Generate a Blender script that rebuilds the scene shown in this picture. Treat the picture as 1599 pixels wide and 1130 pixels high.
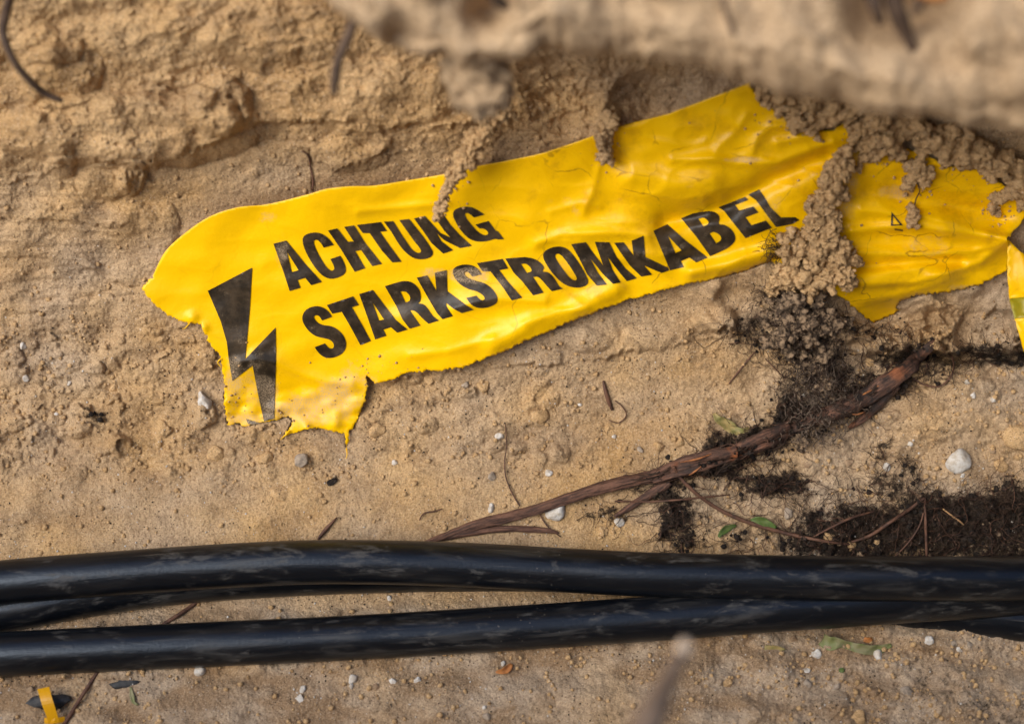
import bpy, math, random
import numpy as np
from mathutils import Vector
from mathutils.geometry import delaunay_2d_cdt

for o in list(bpy.data.objects):
    bpy.data.objects.remove(o, do_unlink=True)
scene = bpy.context.scene
C = scene.collection
R = math.radians

# ------------------------------------------------------------------ camera
PITCH = R(62)                      # camera looks down into the trench
DIST = 1.10                        # metres from lens to the sand slope
FPX = 1599 * 50 / 36
CX, CY = 799.5, 565.0
OZ = 0.066
AX = np.array((1.0, 0.0, 0.0))
AV = np.array((0.0, math.sin(PITCH), math.cos(PITCH)))
AW = np.array((0.0, -math.cos(PITCH), math.sin(PITCH)))
O0 = np.array((0.0, 0.0, OZ))
cd = bpy.data.cameras.new('camera')
cam = bpy.data.objects.new('camera', cd)
C.objects.link(cam)
cam.location = O0 + AW * DIST
cam.rotation_euler = (math.pi / 2 - PITCH, 0, 0)
cd.lens = 50
cd.sensor_width = 36
cd.clip_start = 0.01
cd.clip_end = 100
cd.dof.use_dof = True
cd.dof.focus_distance = DIST - 0.012
cd.dof.aperture_fstop = 2.9
scene.camera = cam

# ------------------------------------------------------------------ light
SUN_EL, SUN_AZ = 50, -62           # sun stands up and to the left, a little towards the camera
world = bpy.data.worlds.new('World')
scene.world = world
world.use_nodes = True
wn = world.node_tree
sky = wn.nodes.new('ShaderNodeTexSky')
sky.sky_type = 'NISHITA'
sky.sun_disc = False
sky.sun_elevation = R(SUN_EL)
sd = np.array((math.sin(R(SUN_AZ)) * math.cos(R(SUN_EL)), -math.cos(R(SUN_AZ)) * math.cos(R(SUN_EL)), math.sin(R(SUN_EL))))
sky.sun_rotation = math.atan2(sd[0], sd[1])
sky.air_density = 1.0
sky.dust_density = 1.6
sky.ozone_density = 1.0
bgn = wn.nodes['Background']
bgn.inputs['Strength'].default_value = 0.105
wn.links.new(sky.outputs[0], bgn.inputs['Color'])
sl = bpy.data.lights.new('sun', 'SUN')
sl.energy = 1.3
sl.angle = R(40)
sl.color = (1.0, 0.96, 0.89)
sun = bpy.data.objects.new('sun', sl)
C.objects.link(sun)
sun.location = (-1, -0.5, 2)
sun.rotation_euler = Vector(sd).to_track_quat('Z', 'Y').to_euler()
scene.view_settings.view_transform = 'Standard'
scene.view_settings.look = 'None'
scene.view_settings.gamma = 1
scene.view_settings.use_curve_mapping = False
scene.view_settings.exposure = 1.32

# ------------------------------------------------------------------ numeric helpers
rng = np.random.default_rng(7)
random.seed(7)

def ray(px, py, w):
    """a point on the sheet of the trench: picture column, row and height above the reference slope (m)"""
    px = np.asarray(px, float); py = np.asarray(py, float); w = np.asarray(w, float)
    k = (DIST - w) / FPX
    u = (px - CX) * k
    v = -(py - CY) * k
    return O0 + u[..., None] * AX + v[..., None] * AV + w[..., None] * AW

PXM = DIST / FPX                   # metres per photo pixel on the slope

def _h(ix, iy, s):
    n = (ix * 374761393 + iy * 668265263 + s * 1442695041) & 0x7fffffff
    n = ((n ^ (n >> 13)) * 1274126177) & 0x7fffffff
    n = (n ^ (n >> 16)) & 0x7fffffff
    return n

def perlin(x, y, s=0):
    x = np.asarray(x, float); y = np.asarray(y, float)
    x0 = np.floor(x).astype(np.int64); y0 = np.floor(y).astype(np.int64)
    fx = x - x0; fy = y - y0
    u = fx * fx * fx * (fx * (fx * 6 - 15) + 10); v = fy * fy * fy * (fy * (fy * 6 - 15) + 10)
    def g(ix, iy, dx, dy):
        a = _h(ix, iy, s) * (2 * math.pi / 0x7fffffff)
        return np.cos(a) * dx + np.sin(a) * dy
    a = g(x0, y0, fx, fy); b = g(x0 + 1, y0, fx - 1, fy)
    c = g(x0, y0 + 1, fx, fy - 1); d = g(x0 + 1, y0 + 1, fx - 1, fy - 1)
    return 1.4 * (a + u * (b - a) + v * ((c + u * (d - c)) - (a + u * (b - a))))

def fbm(x, y, s=0, octv=4, gain=0.5):
    t = 0; a = 1.0; f = 1.0
    for i in range(octv):
        t = t + a * perlin(x * f, y * f, s + i * 17)
        a *= gain; f *= 2.03
    return t

def noise3(p, s=0):
    x, y, z = p[:, 0], p[:, 1], p[:, 2]
    x0 = np.floor(x).astype(np.int64); y0 = np.floor(y).astype(np.int64); z0 = np.floor(z).astype(np.int64)
    fx, fy, fz = x - x0, y - y0, z - z0
    sm = lambda t: t * t * (3 - 2 * t)
    ux, uy, uz = sm(fx), sm(fy), sm(fz)
    def g(i, j, k):
        return _h(x0 + i + (z0 + k) * 57, y0 + j - (z0 + k) * 131, s) / 0x3fffffff - 1.0
    a = g(0,0,0) * (1-ux) + g(1,0,0) * ux; b = g(0,1,0) * (1-ux) + g(1,1,0) * ux
    c = g(0,0,1) * (1-ux) + g(1,0,1) * ux; d = g(0,1,1) * (1-ux) + g(1,1,1) * ux
    return (a * (1-uy) + b * uy) * (1-uz) + (c * (1-uy) + d * uy) * uz

def lumps(x, y, cell, s, prob, rmin=0.25, rmax=0.62):
    """domes of random size scattered on a jittered lattice: embedded crumbs and clods (0..1)"""
    gx = np.floor(x / cell).astype(np.int64); gy = np.floor(y / cell).astype(np.int64)
    best = np.zeros_like(x)
    for i in (-1, 0, 1):
        for j in (-1, 0, 1):
            cx = gx + i; cy = gy + j
            r1 = _h(cx, cy, s) / 0x7fffffff; r2 = _h(cx, cy, s + 5) / 0x7fffffff
            r3 = _h(cx, cy, s + 9) / 0x7fffffff; r4 = _h(cx, cy, s + 13) / 0x7fffffff
            rr = (rmin + (rmax - rmin) * r3 ** 2) * cell * (r4 < prob)
            dx = x - (cx + 0.15 + 0.7 * r1) * cell; dy = (y - (cy + 0.15 + 0.7 * r2) * cell) * (1 + 0.5 * r1)
            d2 = (dx * dx + dy * dy) / np.maximum(rr * rr, 1e-9)
            hh = np.where(rr > 0, np.sqrt(np.maximum(0, 1 - d2)) * rr / cell, 0)
            best = np.maximum(best, hh)
    return best

def sst(a, b, x):
    t = np.clip((x - a) / (b - a), 0, 1)
    return t * t * (3 - 2 * t)

def seg_dist(x, y, pts):
    d = np.full(x.shape, 1e9)
    for (ax, ay), (bx, by) in zip(pts[:-1], pts[1:]):
        vx, vy = bx - ax, by - ay
        t = np.clip(((x - ax) * vx + (y - ay) * vy) / (vx * vx + vy * vy + 1e-9), 0, 1)
        d = np.minimum(d, np.hypot(x - ax - t * vx, y - ay - t * vy))
    return d

def inside(x, y, poly):
    r = np.zeros(x.shape, bool)
    n = len(poly)
    for i in range(n):
        ax, ay = poly[i]; bx, by = poly[(i + 1) % n]
        if ay == by: continue
        c = ((ay > y) != (by > y)) & (x < (bx - ax) * (y - ay) / (by - ay) + ax)
        r ^= c
    return r

# ------------------------------------------------------------------ object helpers
def set_attr(me, name, arr, kind='FLOAT'):
    a = me.attributes.new(name, kind, 'POINT')
    if kind == 'FLOAT':
        a.data.foreach_set('value', np.ascontiguousarray(arr, np.float32).ravel())
    elif kind == 'FLOAT_VECTOR':
        a.data.foreach_set('vector', np.ascontiguousarray(arr, np.float32).ravel())
    else:
        a.data.foreach_set('color', np.ascontiguousarray(arr, np.float32).ravel())

def mesh_np(name, V, F, mat, smooth=True):
    me = bpy.data.meshes.new(name)
    V = np.asarray(V, np.float32)
    if isinstance(F, np.ndarray):
        k = F.shape[1]
        me.vertices.add(len(V)); me.vertices.foreach_set('co', V.ravel())
        me.loops.add(F.size); me.loops.foreach_set('vertex_index', F.astype(np.int32).ravel())
        me.polygons.add(len(F)); me.polygons.foreach_set('loop_start', np.arange(0, F.size, k, dtype=np.int32))
        me.update(calc_edges=True)
    else:
        me.from_pydata(V.tolist(), [], F); me.update()
    if mat is not None: me.materials.append(mat)
    if smooth:
        me.polygons.foreach_set('use_smooth', np.ones(len(me.polygons), bool))
    return me

def add(name, V, F, mat, label=None, cat=None, group=None, kind=None, parent=None, smooth=True, attrs=None):
    V = np.asarray(V, float)
    if parent is None:
        org = np.array(((V[:, 0].min() + V[:, 0].max()) / 2, (V[:, 1].min() + V[:, 1].max()) / 2, V[:, 2].min()))
    else:
        org = np.array(parent['_org'])
    me = mesh_np(name, V - org, F, mat, smooth)
    if attrs:
        for n, (arr, k) in attrs.items(): set_attr(me, n, arr, k)
    o = bpy.data.objects.new(name, me)
    C.objects.link(o)
    if parent is None:
        o.location = org
    else:
        o.parent = parent
    o['_org'] = tuple(float(t) for t in org)
    tagit(o, label, cat, group, kind)
    return o

def tagit(o, label=None, cat=None, group=None, kind=None):
    if label: o['label'] = label
    if cat: o['category'] = cat
    if group: o['group'] = group
    if kind: o['kind'] = kind

def empty(name, loc, label, cat, group=None):
    o = bpy.data.objects.new(name, None)
    o.empty_display_size = 0.01
    C.objects.link(o)
    o.location = loc
    o['_org'] = tuple(float(t) for t in loc)
    tagit(o, label, cat, group)
    return o

def catmull(P, step):
    P = np.asarray(P, float)
    out = []
    n = len(P)
    for i in range(n - 1):
        p0 = P[max(i - 1, 0)]; p1 = P[i]; p2 = P[i + 1]; p3 = P[min(i + 2, n - 1)]
        m = max(2, int(np.linalg.norm((p2 - p1)[:3]) / step))
        for k in range(m):
            t = k / m
            out.append(0.5 * ((2 * p1) + (-p0 + p2) * t + (2 * p0 - 5 * p1 + 4 * p2 - p3) * t * t + (-p0 + 3 * p1 - 3 * p2 + p3) * t ** 3))
    out.append(P[-1])
    return np.array(out)

def tube(P, rad, sides=8, rough=0.0, rscale=200, seed=0, ridge=0.0):
    """swept tube with closed ends through world points P (already dense), radius per point"""
    P = np.asarray(P, float); n = len(P); rad = np.broadcast_to(np.asarray(rad, float), (n,))
    T = np.gradient(P, axis=0); T /= np.linalg.norm(T, axis=1)[:, None] + 1e-12
    a0 = np.cross(T[0], AW)
    if np.linalg.norm(a0) < 1e-3: a0 = np.cross(T[0], AX)
    N = np.zeros_like(P); N[0] = a0 / np.linalg.norm(a0)
    for i in range(1, n):
        v = N[i - 1] - T[i] * np.dot(N[i - 1], T[i]); N[i] = v / (np.linalg.norm(v) + 1e-12)
    B = np.cross(T, N)
    an = np.arange(sides) * 2 * math.pi / sides
    rr = np.repeat(rad[:, None], sides, 1)
    base = P[:, None, :] + rr[..., None] * (np.cos(an)[None, :, None] * N[:, None, :] + np.sin(an)[None, :, None] * B[:, None, :])
    s = np.concatenate(([0], np.cumsum(np.linalg.norm(np.diff(P, axis=0), axis=1))))
    if rough > 0:
        q = base.reshape(-1, 3) * rscale
        d = noise3(q, seed) + 0.5 * noise3(q * 2.3, seed + 3)
        if ridge: d = d + ridge * noise3(np.stack([np.repeat(s, sides) * rscale * 0.12, np.tile(np.cos(an), n) * 2.5, np.tile(np.sin(an), n) * 2.5], 1), seed + 8)
        rr = rr * (1 + rough * d.reshape(n, sides))
        base = P[:, None, :] + rr[..., None] * (np.cos(an)[None, :, None] * N[:, None, :] + np.sin(an)[None, :, None] * B[:, None, :])
    V = base.reshape(-1, 3)
    i = np.arange(n - 1)[:, None] * sides; j = np.arange(sides)[None, :]; j2 = (j + 1) % sides
    F = np.stack([i + j, i + j2, i + sides + j2, i + sides + j], -1).reshape(-1, 4)
    V = np.concatenate([V, P[:1], P[-1:]])
    c0 = n * sides; c1 = c0 + 1; e = (n - 1) * sides
    jj = np.arange(sides); jj2 = (jj + 1) % sides
    capA = np.stack([np.full(sides, c0), jj2, jj, jj], 1); capB = np.stack([np.full(sides, c1), e + jj, e + jj2, e + jj2], 1)
    tri = [tuple(t[:3]) for t in capA.tolist()] + [tuple(t[:3]) for t in capB.tolist()]
    uv = np.stack([np.repeat(s, sides), np.tile(np.cos(an), n) * np.repeat(rad, sides), np.tile(np.sin(an), n) * np.repeat(rad, sides)], 1)
    uv = np.concatenate([uv, [[0, 0, 0]], [[s[-1], 0, 0]]])
    return V, [tuple(f) for f in F.tolist()] + tri, uv

def merge(parts):
    V = []; F = []; k = 0
    for v, f in parts:
        V.append(v); F += [tuple(a + k for a in t) for t in f]; k += len(v)
    return np.concatenate(V), F

_ico = {}
def ico(sub):
    if sub not in _ico:
        import bmesh
        bm = bmesh.new(); bmesh.ops.create_icosphere(bm, subdivisions=sub, radius=1)
        V = np.array([v.co[:] for v in bm.verts]); F = np.array([[v.index for v in f.verts] for f in bm.faces])
        bm.free(); _ico[sub] = (V, F)
    return _ico[sub]

def stone_shape(sub, seed, amp=0.25, flat=0.7, facets=0):
    V, F = ico(sub)
    r = np.random.default_rng(seed)
    V = V.copy()
    for k in range(facets):
        n = r.normal(size=3); n /= np.linalg.norm(n); c = r.uniform(0.55, 0.85)
        d = V @ n; V -= np.maximum(0, d - c)[:, None] * n
    q = V * 1.3 + r.uniform(0, 50, 3)
    V = V * (1 + amp * noise3(q, seed) + amp * 0.4 * noise3(q * 2.7, seed + 1))[:, None]
    V = V * np.array((r.uniform(0.85, 1.15), r.uniform(0.75, 1.05), flat))
    a = r.uniform(0, 6.28); c, s = math.cos(a), math.sin(a)
    V[:, :2] = V[:, :2] @ np.array([[c, s], [-s, c]])
    return V, F

def to_world(V, px, py, w, scale):
    """local (x right, y up the slope, z out of the slope) -> world"""
    V = np.asarray(V) * scale
    return ray(px, py, w) + V[:, :1] * AX + V[:, 1:2] * AV + V[:, 2:3] * AW

# ------------------------------------------------------------------ materials
def mat(name):
    m = bpy.data.materials.new(name); m.use_nodes = True
    nt = m.node_tree; b = nt.nodes['Principled BSDF']
    return m, nt, b

class G:
    """small node-graph helper"""
    def __init__(s, nt): s.nt = nt; s.obj = nt.nodes.new('ShaderNodeTexCoord').outputs['Object']; s.pos = nt.nodes.new('ShaderNodeNewGeometry').outputs['Position']
    def n(s, t): return s.nt.nodes.new(t)
    def l(s, a, b): s.nt.links.new(a, b)
    def noise(s, scale, detail=2, rough=0.5, vec=None, dist=0.0):
        x = s.n('ShaderNodeTexNoise'); x.inputs['Scale'].default_value = scale; x.inputs['Detail'].default_value = detail
        x.inputs['Roughness'].default_value = rough; x.inputs['Distortion'].default_value = dist
        s.l(vec if vec is not None else s.pos, x.inputs['Vector']); return x.outputs['Fac']
    def voro(s, scale, feature='F1', vec=None, out='Distance'):
        x = s.n('ShaderNodeTexVoronoi'); x.feature = feature; x.inputs['Scale'].default_value = scale
        s.l(vec if vec is not None else s.pos, x.inputs['Vector']); return x.outputs[out]
    def ramp(s, f, a, b, lo=0.0, hi=1.0):
        x = s.n('ShaderNodeMapRange'); x.clamp = True; x.interpolation_type = 'SMOOTHSTEP'
        for k, v in zip(('From Min', 'From Max', 'To Min', 'To Max'), (a, b, lo, hi)): x.inputs[k].default_value = v
        s.l(f, x.inputs['Value']); return x.outputs['Result']
    def math(s, op, a, b=None, clamp=False):
        x = s.n('ShaderNodeMath'); x.operation = op; x.use_clamp = clamp
        for i, v in enumerate((a, b)):
            if v is None: continue
            if isinstance(v, (int, float)): x.inputs[i].default_value = v
            else: s.l(v, x.inputs[i])
        return x.outputs[0]
    def mix(s, f, a, b):
        x = s.n('ShaderNodeMix'); x.data_type = 'RGBA'; x.clamp_factor = True
        if isinstance(f, (int, float)): x.inputs[0].default_value = f
        else: s.l(f, x.inputs[0])
        for i, v in ((6, a), (7, b)):
            if isinstance(v, tuple): x.inputs[i].default_value = (*v, 1)
            else: s.l(v, x.inputs[i])
        return x.outputs[2]
    def attr(s, name, out='Fac'):
        x = s.n('ShaderNodeAttribute'); x.attribute_name = name; return x.outputs[out]
    def bump(s, h, dist, strength=1.0, normal=None):
        x = s.n('ShaderNodeBump'); x.inputs['Distance'].default_value = dist; x.inputs['Strength'].default_value = strength
        s.l(h, x.inputs['Height'])
        if normal is not None: s.l(normal, x.inputs['Normal'])
        return x.outputs['Normal']
    def scalevec(s, v, sc):
        x = s.n('ShaderNodeMapping'); x.inputs['Scale'].default_value = sc; s.l(v, x.inputs['Vector']); return x.outputs[0]

SAND_A = (0.61, 0.385, 0.172)
SAND_B = (0.47, 0.28, 0.112)
SAND_GREY = (0.485, 0.365, 0.248)
SAND_DAMP_SHADE = (0.27, 0.16, 0.075)
HUMUS = (0.016, 0.011, 0.008)

def sand_nodes(m, nt, b, masks=True, grey=0.0, light=1.0):
    g = G(nt)
    big = g.ramp(g.noise(14, 4, 0.6), 0.35, 0.68)
    col = g.mix(big, tuple(c * light for c in SAND_A), tuple(c * light for c in SAND_B))
    if grey: col = g.mix(grey, col, tuple(c * light for c in SAND_GREY))
    if masks:
        col = g.mix(g.attr('grey'), col, SAND_GREY)
        col = g.mix(g.attr('damp_shade'), col, SAND_DAMP_SHADE)
    stn = g.noise(26, 5, 0.7, dist=0.8)
    col = g.mix(g.ramp(stn, 0.54, 0.70, 0.0, 0.42), col, (0.25, 0.165, 0.095))
    # grain: individual quartz, pale and dark grains
    gr = g.noise(780, 3, 0.75)
    col = g.mix(g.ramp(gr, 0.32, 0.50, 0.62, 0.0), col, (0.13, 0.075, 0.035))
    col = g.mix(g.ramp(gr, 0.53, 0.68, 0.0, 0.50), col, (0.78, 0.60, 0.39))
    mot = g.noise(160, 4, 0.65)
    col = g.mix(g.ramp(mot, 0.48, 0.74, 0.0, 0.52), col, (0.18, 0.115, 0.062))
    spk = g.math('MULTIPLY', g.ramp(g.voro(300), 0.13, 0.22, 1.0, 0.0), g.ramp(g.noise(40, 2), 0.44, 0.62))
    col = g.mix(g.math('MULTIPLY', spk, 0.85), col, (0.055, 0.035, 0.022))
    wsp = g.math('MULTIPLY', g.ramp(g.voro(260, vec=g.scalevec(g.pos, (1.0, 1.1, 0.93))), 0.07, 0.12, 1.0, 0.0), g.ramp(g.noise(33, 2), 0.50, 0.60))
    col = g.mix(g.math('MULTIPLY', wsp, 0.75), col, (0.80, 0.74, 0.66))
    if masks:
        hn = g.math('ADD', g.attr('humus'), g.math('MULTIPLY', g.math('SUBTRACT', g.noise(150, 6, 0.78), 0.5), 2.1))
        hm = g.ramp(hn, 0.34, 0.80, 0.0, 0.96)
        hcol = g.mix(g.ramp(g.noise(420, 3, 0.7), 0.52, 0.70), HUMUS, (0.062, 0.042, 0.028))
        col = g.mix(hm, col, hcol)
    g.l(col, b.inputs['Base Color'])
    b.inputs['Roughness'].default_value = 0.93
    b.inputs['Specular IOR Level'].default_value = 0.22
    h = g.math('ADD', g.math('MULTIPLY', g.noise(330, 3, 0.75), 0.45), g.math('MULTIPLY', gr, 0.8))
    g.l(g.bump(h, 0.0022, 0.9), b.inputs['Normal'])
    return g

m_sand, nt, b = mat('sand'); sand_nodes(m_sand, nt, b)
m_clod, nt, b = mat('sand_clod'); sand_nodes(m_clod, nt, b, masks=False, grey=0.15, light=1.08)
m_ledge, nt, b = mat('sand_ledge'); sand_nodes(m_ledge, nt, b, masks=False, grey=0.5, light=1.05)

def m_plain(name, a, bcol, scale, rough=0.85, bumpd=0.001, spec=0.3, th=(0.4, 0.62), bscale=None):
    m, nt, b = mat(name); g = G(nt)
    col = g.mix(g.ramp(g.noise(scale, 4, 0.65), th[0], th[1]), a, bcol)
    g.l(col, b.inputs['Base Color']); b.inputs['Roughness'].default_value = rough; b.inputs['Specular IOR Level'].default_value = spec
    g.l(g.bump(g.noise(bscale or scale * 2, 4, 0.7), bumpd, 0.9), b.inputs['Normal'])
    return m

m_white = m_plain('chalk', (0.62, 0.58, 0.52), (0.50, 0.43, 0.34), 240, 0.9, 0.0012)
m_tan = m_plain('tan_stone', (0.36, 0.25, 0.15), (0.26, 0.17, 0.10), 200, 0.85, 0.0012)
m_greyst = m_plain('grey_stone', (0.38, 0.30, 0.22), (0.24, 0.19, 0.14), 240, 0.8, 0.001)
m_humus = m_plain('humus', HUMUS, (0.075, 0.050, 0.034), 330, 0.9, 0.0018, th=(0.5, 0.72))
m_humus_mix = m_plain('humus_sand_mix', (0.33, 0.225, 0.135), (0.060, 0.040, 0.026), 230, 0.92, 0.002, th=(0.38, 0.60), bscale=420)
m_hair = m_plain('root_fibre', (0.026, 0.015, 0.010), (0.062, 0.035, 0.021), 90, 0.7, 0.0003)
m_rootlet = m_plain('rootlet_bark', (0.13, 0.062, 0.036), (0.06, 0.030, 0.020), 120, 0.65, 0.0006)
m_black = m_plain('black_rubber', (0.022, 0.023, 0.025), (0.06, 0.058, 0.055), 130, 0.6, 0.0006)
m_leafg = m_plain('green_leaf', (0.15, 0.165, 0.055), (0.22, 0.20, 0.10), 120, 0.5, 0.0005)
m_leafb = m_plain('bright_green_leaf', (0.07, 0.115, 0.025), (0.11, 0.14, 0.04), 120, 0.5, 0.0005)
m_leafy = m_plain('yellowed_leaf', (0.30, 0.22, 0.08), (0.17, 0.16, 0.05), 100, 0.55, 0.0006)
m_leafo = m_plain('orange_leaf', (0.48, 0.19, 0.05), (0.34, 0.13, 0.04), 140, 0.55, 0.0005)
m_straw = m_plain('straw', (0.50, 0.32, 0.14), (0.36, 0.2, 0.09), 200, 0.6, 0.0004)

m_splint = m_plain('torn_wood', (0.34, 0.135, 0.045), (0.20, 0.075, 0.03), 200, 0.7, 0.0008)
# bark of the thick root
m_bark, nt, b = mat('root_bark'); g = G(nt)
uv = g.attr('cuv', 'Vector')
st = g.noise(1.0, 5, 0.7, vec=g.scalevec(uv, (70, 520, 520)))
col = g.mix(g.ramp(st, 0.36, 0.66), (0.045, 0.019, 0.011), (0.20, 0.095, 0.056))
col = g.mix(g.math('MULTIPLY', g.ramp(g.noise(38, 3), 0.55, 0.70), g.attr('wound')), col, (0.36, 0.105, 0.025))
col = g.mix(g.math('MULTIPLY', g.ramp(g.noise(60, 4, 0.7), 0.40, 0.62), g.attr('dark')), col, (0.018, 0.011, 0.008))
col = g.mix(g.ramp(g.noise(300, 3, 0.7), 0.66, 0.78, 0.0, 0.5), col, (0.33, 0.23, 0.15))
g.l(col, b.inputs['Base Color']); b.inputs['Roughness'].default_value = 0.72
g.l(g.bump(g.math('ADD', st, g.math('MULTIPLY', g.noise(500, 3), 0.3)), 0.0018, 1.0), b.inputs['Normal'])

# black polyethylene cable sheath with dried mud smears and scratches
m_cable, nt, b = mat('cable_sheath'); g = G(nt)
uv = g.attr('cuv', 'Vector')
sm = g.noise(1.0, 5, 0.62, vec=g.scalevec(uv, (16, 120, 120)), dist=0.6)
sm2 = g.noise(1.0, 4, 0.6, vec=g.scalevec(uv, (7, 60, 60)))
patch = g.noise(1.0, 3, 0.55, vec=g.scalevec(uv, (5, 30, 30)))
dustf = g.math('MULTIPLY', g.ramp(sm, 0.46, 0.72), g.ramp(patch, 0.38, 0.64, 0.12, 1.0))
scr = g.ramp(g.noise(1.0, 3, 0.5, vec=g.scalevec(uv, (10, 900, 900))), 0.66, 0.78)
spk = g.math('MULTIPLY', g.ramp(g.voro(1.0, vec=g.scalevec(uv, (170, 210, 210))), 0.06, 0.14, 1.0, 0.0), g.ramp(g.noise(18, 3), 0.52, 0.62))
brk = g.ramp(g.noise(1.0, 5, 0.75, vec=g.scalevec(uv, (60, 260, 260))), 0.42, 0.62)
scuff = g.math('MULTIPLY', g.ramp(g.noise(1.0, 4, 0.6, vec=g.scalevec(uv, (22, 55, 55)), dist=1.2), 0.50, 0.66), brk)
dustf = g.math('MAXIMUM', g.math('MULTIPLY', dustf, 0.8), g.math('MULTIPLY', scuff, 1.0))
col = g.mix(g.math('MULTIPLY', dustf, 0.70), (0.0035, 0.0042, 0.0060), (0.072, 0.066, 0.058))
col = g.mix(g.math('MULTIPLY', scr, g.math('MULTIPLY', g.ramp(sm2, 0.45, 0.6), 0.42)), col, (0.26, 0.22, 0.17))
col = g.mix(g.math('MULTIPLY', spk, 0.22), col, (0.30, 0.26, 0.21))
g.l(col, b.inputs['Base Color'])
g.l(g.math('ADD', g.ramp(dustf, 0, 1, 0.33, 0.62), g.math('MULTIPLY', scr, 0.1)), b.inputs['Roughness'])
b.inputs['Specular IOR Level'].default_value = 0.40
b.inputs['Specular Tint'].default_value = (0.72, 0.84, 1.0, 1)
g.l(g.bump(g.math('ADD', sm, g.math('MULTIPLY', g.noise(400, 2), 0.25)), 0.0007, 0.6), b.inputs['Normal'])

# yellow warning film and its black print
def film_nodes(nt, b, yellow, ink=False):
    g = G(nt)
    col = g.mix(g.ramp(g.noise(22, 3), 0.3, 0.7), yellow, tuple(c * 0.94 for c in yellow)) if not ink else None
    if ink:
        col = g.mix(g.ramp(g.noise(70, 4, 0.65), 0.35, 0.7), (0.020, 0.014, 0.008), (0.062, 0.042, 0.024))
    dn = g.math('ADD', g.attr('dust'), g.math('MULTIPLY', g.math('SUBTRACT', g.noise(75, 5, 0.7), 0.5), 1.0))
    fine = g.ramp(g.noise(1150, 3, 0.75), 0.44, 0.60)
    dm = g.math('MULTIPLY', g.ramp(dn, 0.36, 0.72), g.math('ADD', g.math('MULTIPLY', fine, 0.70), 0.22 if not ink else 0.11))
    # hairline dirt in creases, only here and there
    vo = g.voro(26, 'DISTANCE_TO_EDGE', vec=None)
    warp = g.n('ShaderNodeVectorMath'); warp.operation = 'MULTIPLY_ADD'
    nz = g.n('ShaderNodeTexNoise'); nz.inputs['Scale'].default_value = 24; nz.inputs['Detail'].default_value = 5; g.l(g.pos, nz.inputs['Vector'])
    g.l(nz.outputs['Color'], warp.inputs[0]); warp.inputs[1].default_value = (0.035, 0.035, 0.035); g.l(g.pos, warp.inputs[2])
    vo = g.voro(20, 'DISTANCE_TO_EDGE', vec=warp.outputs[0])
    ck = g.math('MULTIPLY', g.ramp(vo, 0.003, 0.015, 1.0, 0.0), g.math('MULTIPLY', g.ramp(g.noise(30, 3), 0.47, 0.60), g.attr('crack')))
    if not ink:
        col = g.mix(g.math('MULTIPLY', g.ramp(g.noise(48, 5, 0.7), 0.48, 0.72, 0, 0.62), g.attr('crack')), col, (0.58, 0.30, 0.004))
        col = g.mix(g.math('MULTIPLY', ck, 0.55), col, (0.20, 0.085, 0.008))
    col = g.mix(dm, col, (0.60, 0.40, 0.20) if not ink else (0.42, 0.31, 0.19))
    g.l(col, b.inputs['Base Color'])
    g.l(g.ramp(dm, 0, 1, 0.36 if not ink else 0.42, 0.8), b.inputs['Roughness'])
    b.inputs['Specular IOR Level'].default_value = 0.26
    h = g.math('ADD', g.noise(130, 3, 0.6), g.math('MULTIPLY', g.noise(700, 2), 0.12))
    g.l(g.bump(h, 0.0008, 0.5), b.inputs['Normal'])
m_film, nt, b = mat('yellow_film'); film_nodes(nt, b, (0.92, 0.525, 0.0))
m_film2, nt, b = mat('green_film'); film_nodes(nt, b, (0.28, 0.24, 0.012))
m_ink, nt, b = mat('black_print'); film_nodes(nt, b, (0, 0, 0), ink=True)
m_yplast, nt, b = mat('yellow_plastic'); film_nodes(nt, b, (0.62, 0.30, 0.004))

# ------------------------------------------------------------------ shape of the slope
TAPE = [(239,430),(258,393),(289,364),(328,338),(371,324),(418,319),(480,304),(511,295),(550,291),(584,290),(635,282),(706,270),(750,259),
        (797,250),(844,240),(888,226),(936,209),(973,196),(1040,179),(1059,172),(1170,130),
        (1188,162),(1222,180),(1262,204),(1300,205),(1319,189),(1339,194),(1336,215),(1345,240),(1363,246),(1414,232),(1447,242),(1478,260),
        (1515,259),(1559,282),(1580,300),(1645,316),(1645,332),(1599,342),(1587,357),(1573,372),(1576,400),(1573,422),(1534,443),(1488,455),
        (1428,462),(1406,470),(1399,480),(1406,485),(1364,504),(1339,485),(1321,468),(1300,459),(1270,445),(1238,424),(1202,408),
        (1150,427),(1099,439),(1060,446),(1000,463),(967,473),(940,483),(912,495),(888,503),(849,521),(816,534),(792,546),(771,555),(731,570),
        (710,576),(671,579),(635,582),(605,595),(587,598),(572,588),(574,603),(570,626),(558,654),(552,667),(545,674),(543,690),(541,704),(540,688),(538,678),
        (527,676),(511,669),(488,668),(469,673),(453,677),(441,683),(450,670),(457,657),(449,650),(430,656),(410,659),(383,665),(367,660),(356,664),(352,650),
        (350,619),(350,591),(346,572),(344,553),(328,539),(321,521),(313,506),(293,505),(262,492),(239,473),(229,463),(223,447),(231,440)]
NSMOOTH = 20      # the first points are the clean factory edge; the rest is torn

MY = np.array([-1500, -700, -300, 0, 100, 200, 300, 400, 500, 560, 610, 700, 850, 950, 1130, 1400, 1800])
MW = np.array([0.46, 0.40, 0.285, 0.172, 0.137, 0.102, 0.068, 0.036, 0.012, 0.0, -0.010, -0.012, 0.0, 0.024, 0.072, 0.147, 0.25])
_ys = np.linspace(-1500, 1800, 1651)
_k = np.hanning(41); _k /= _k.sum()
_raw = np.interp(_ys, MY, MW)
_sm = np.convolve(np.pad(_raw, 20, mode='edge'), _k, 'valid')

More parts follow.
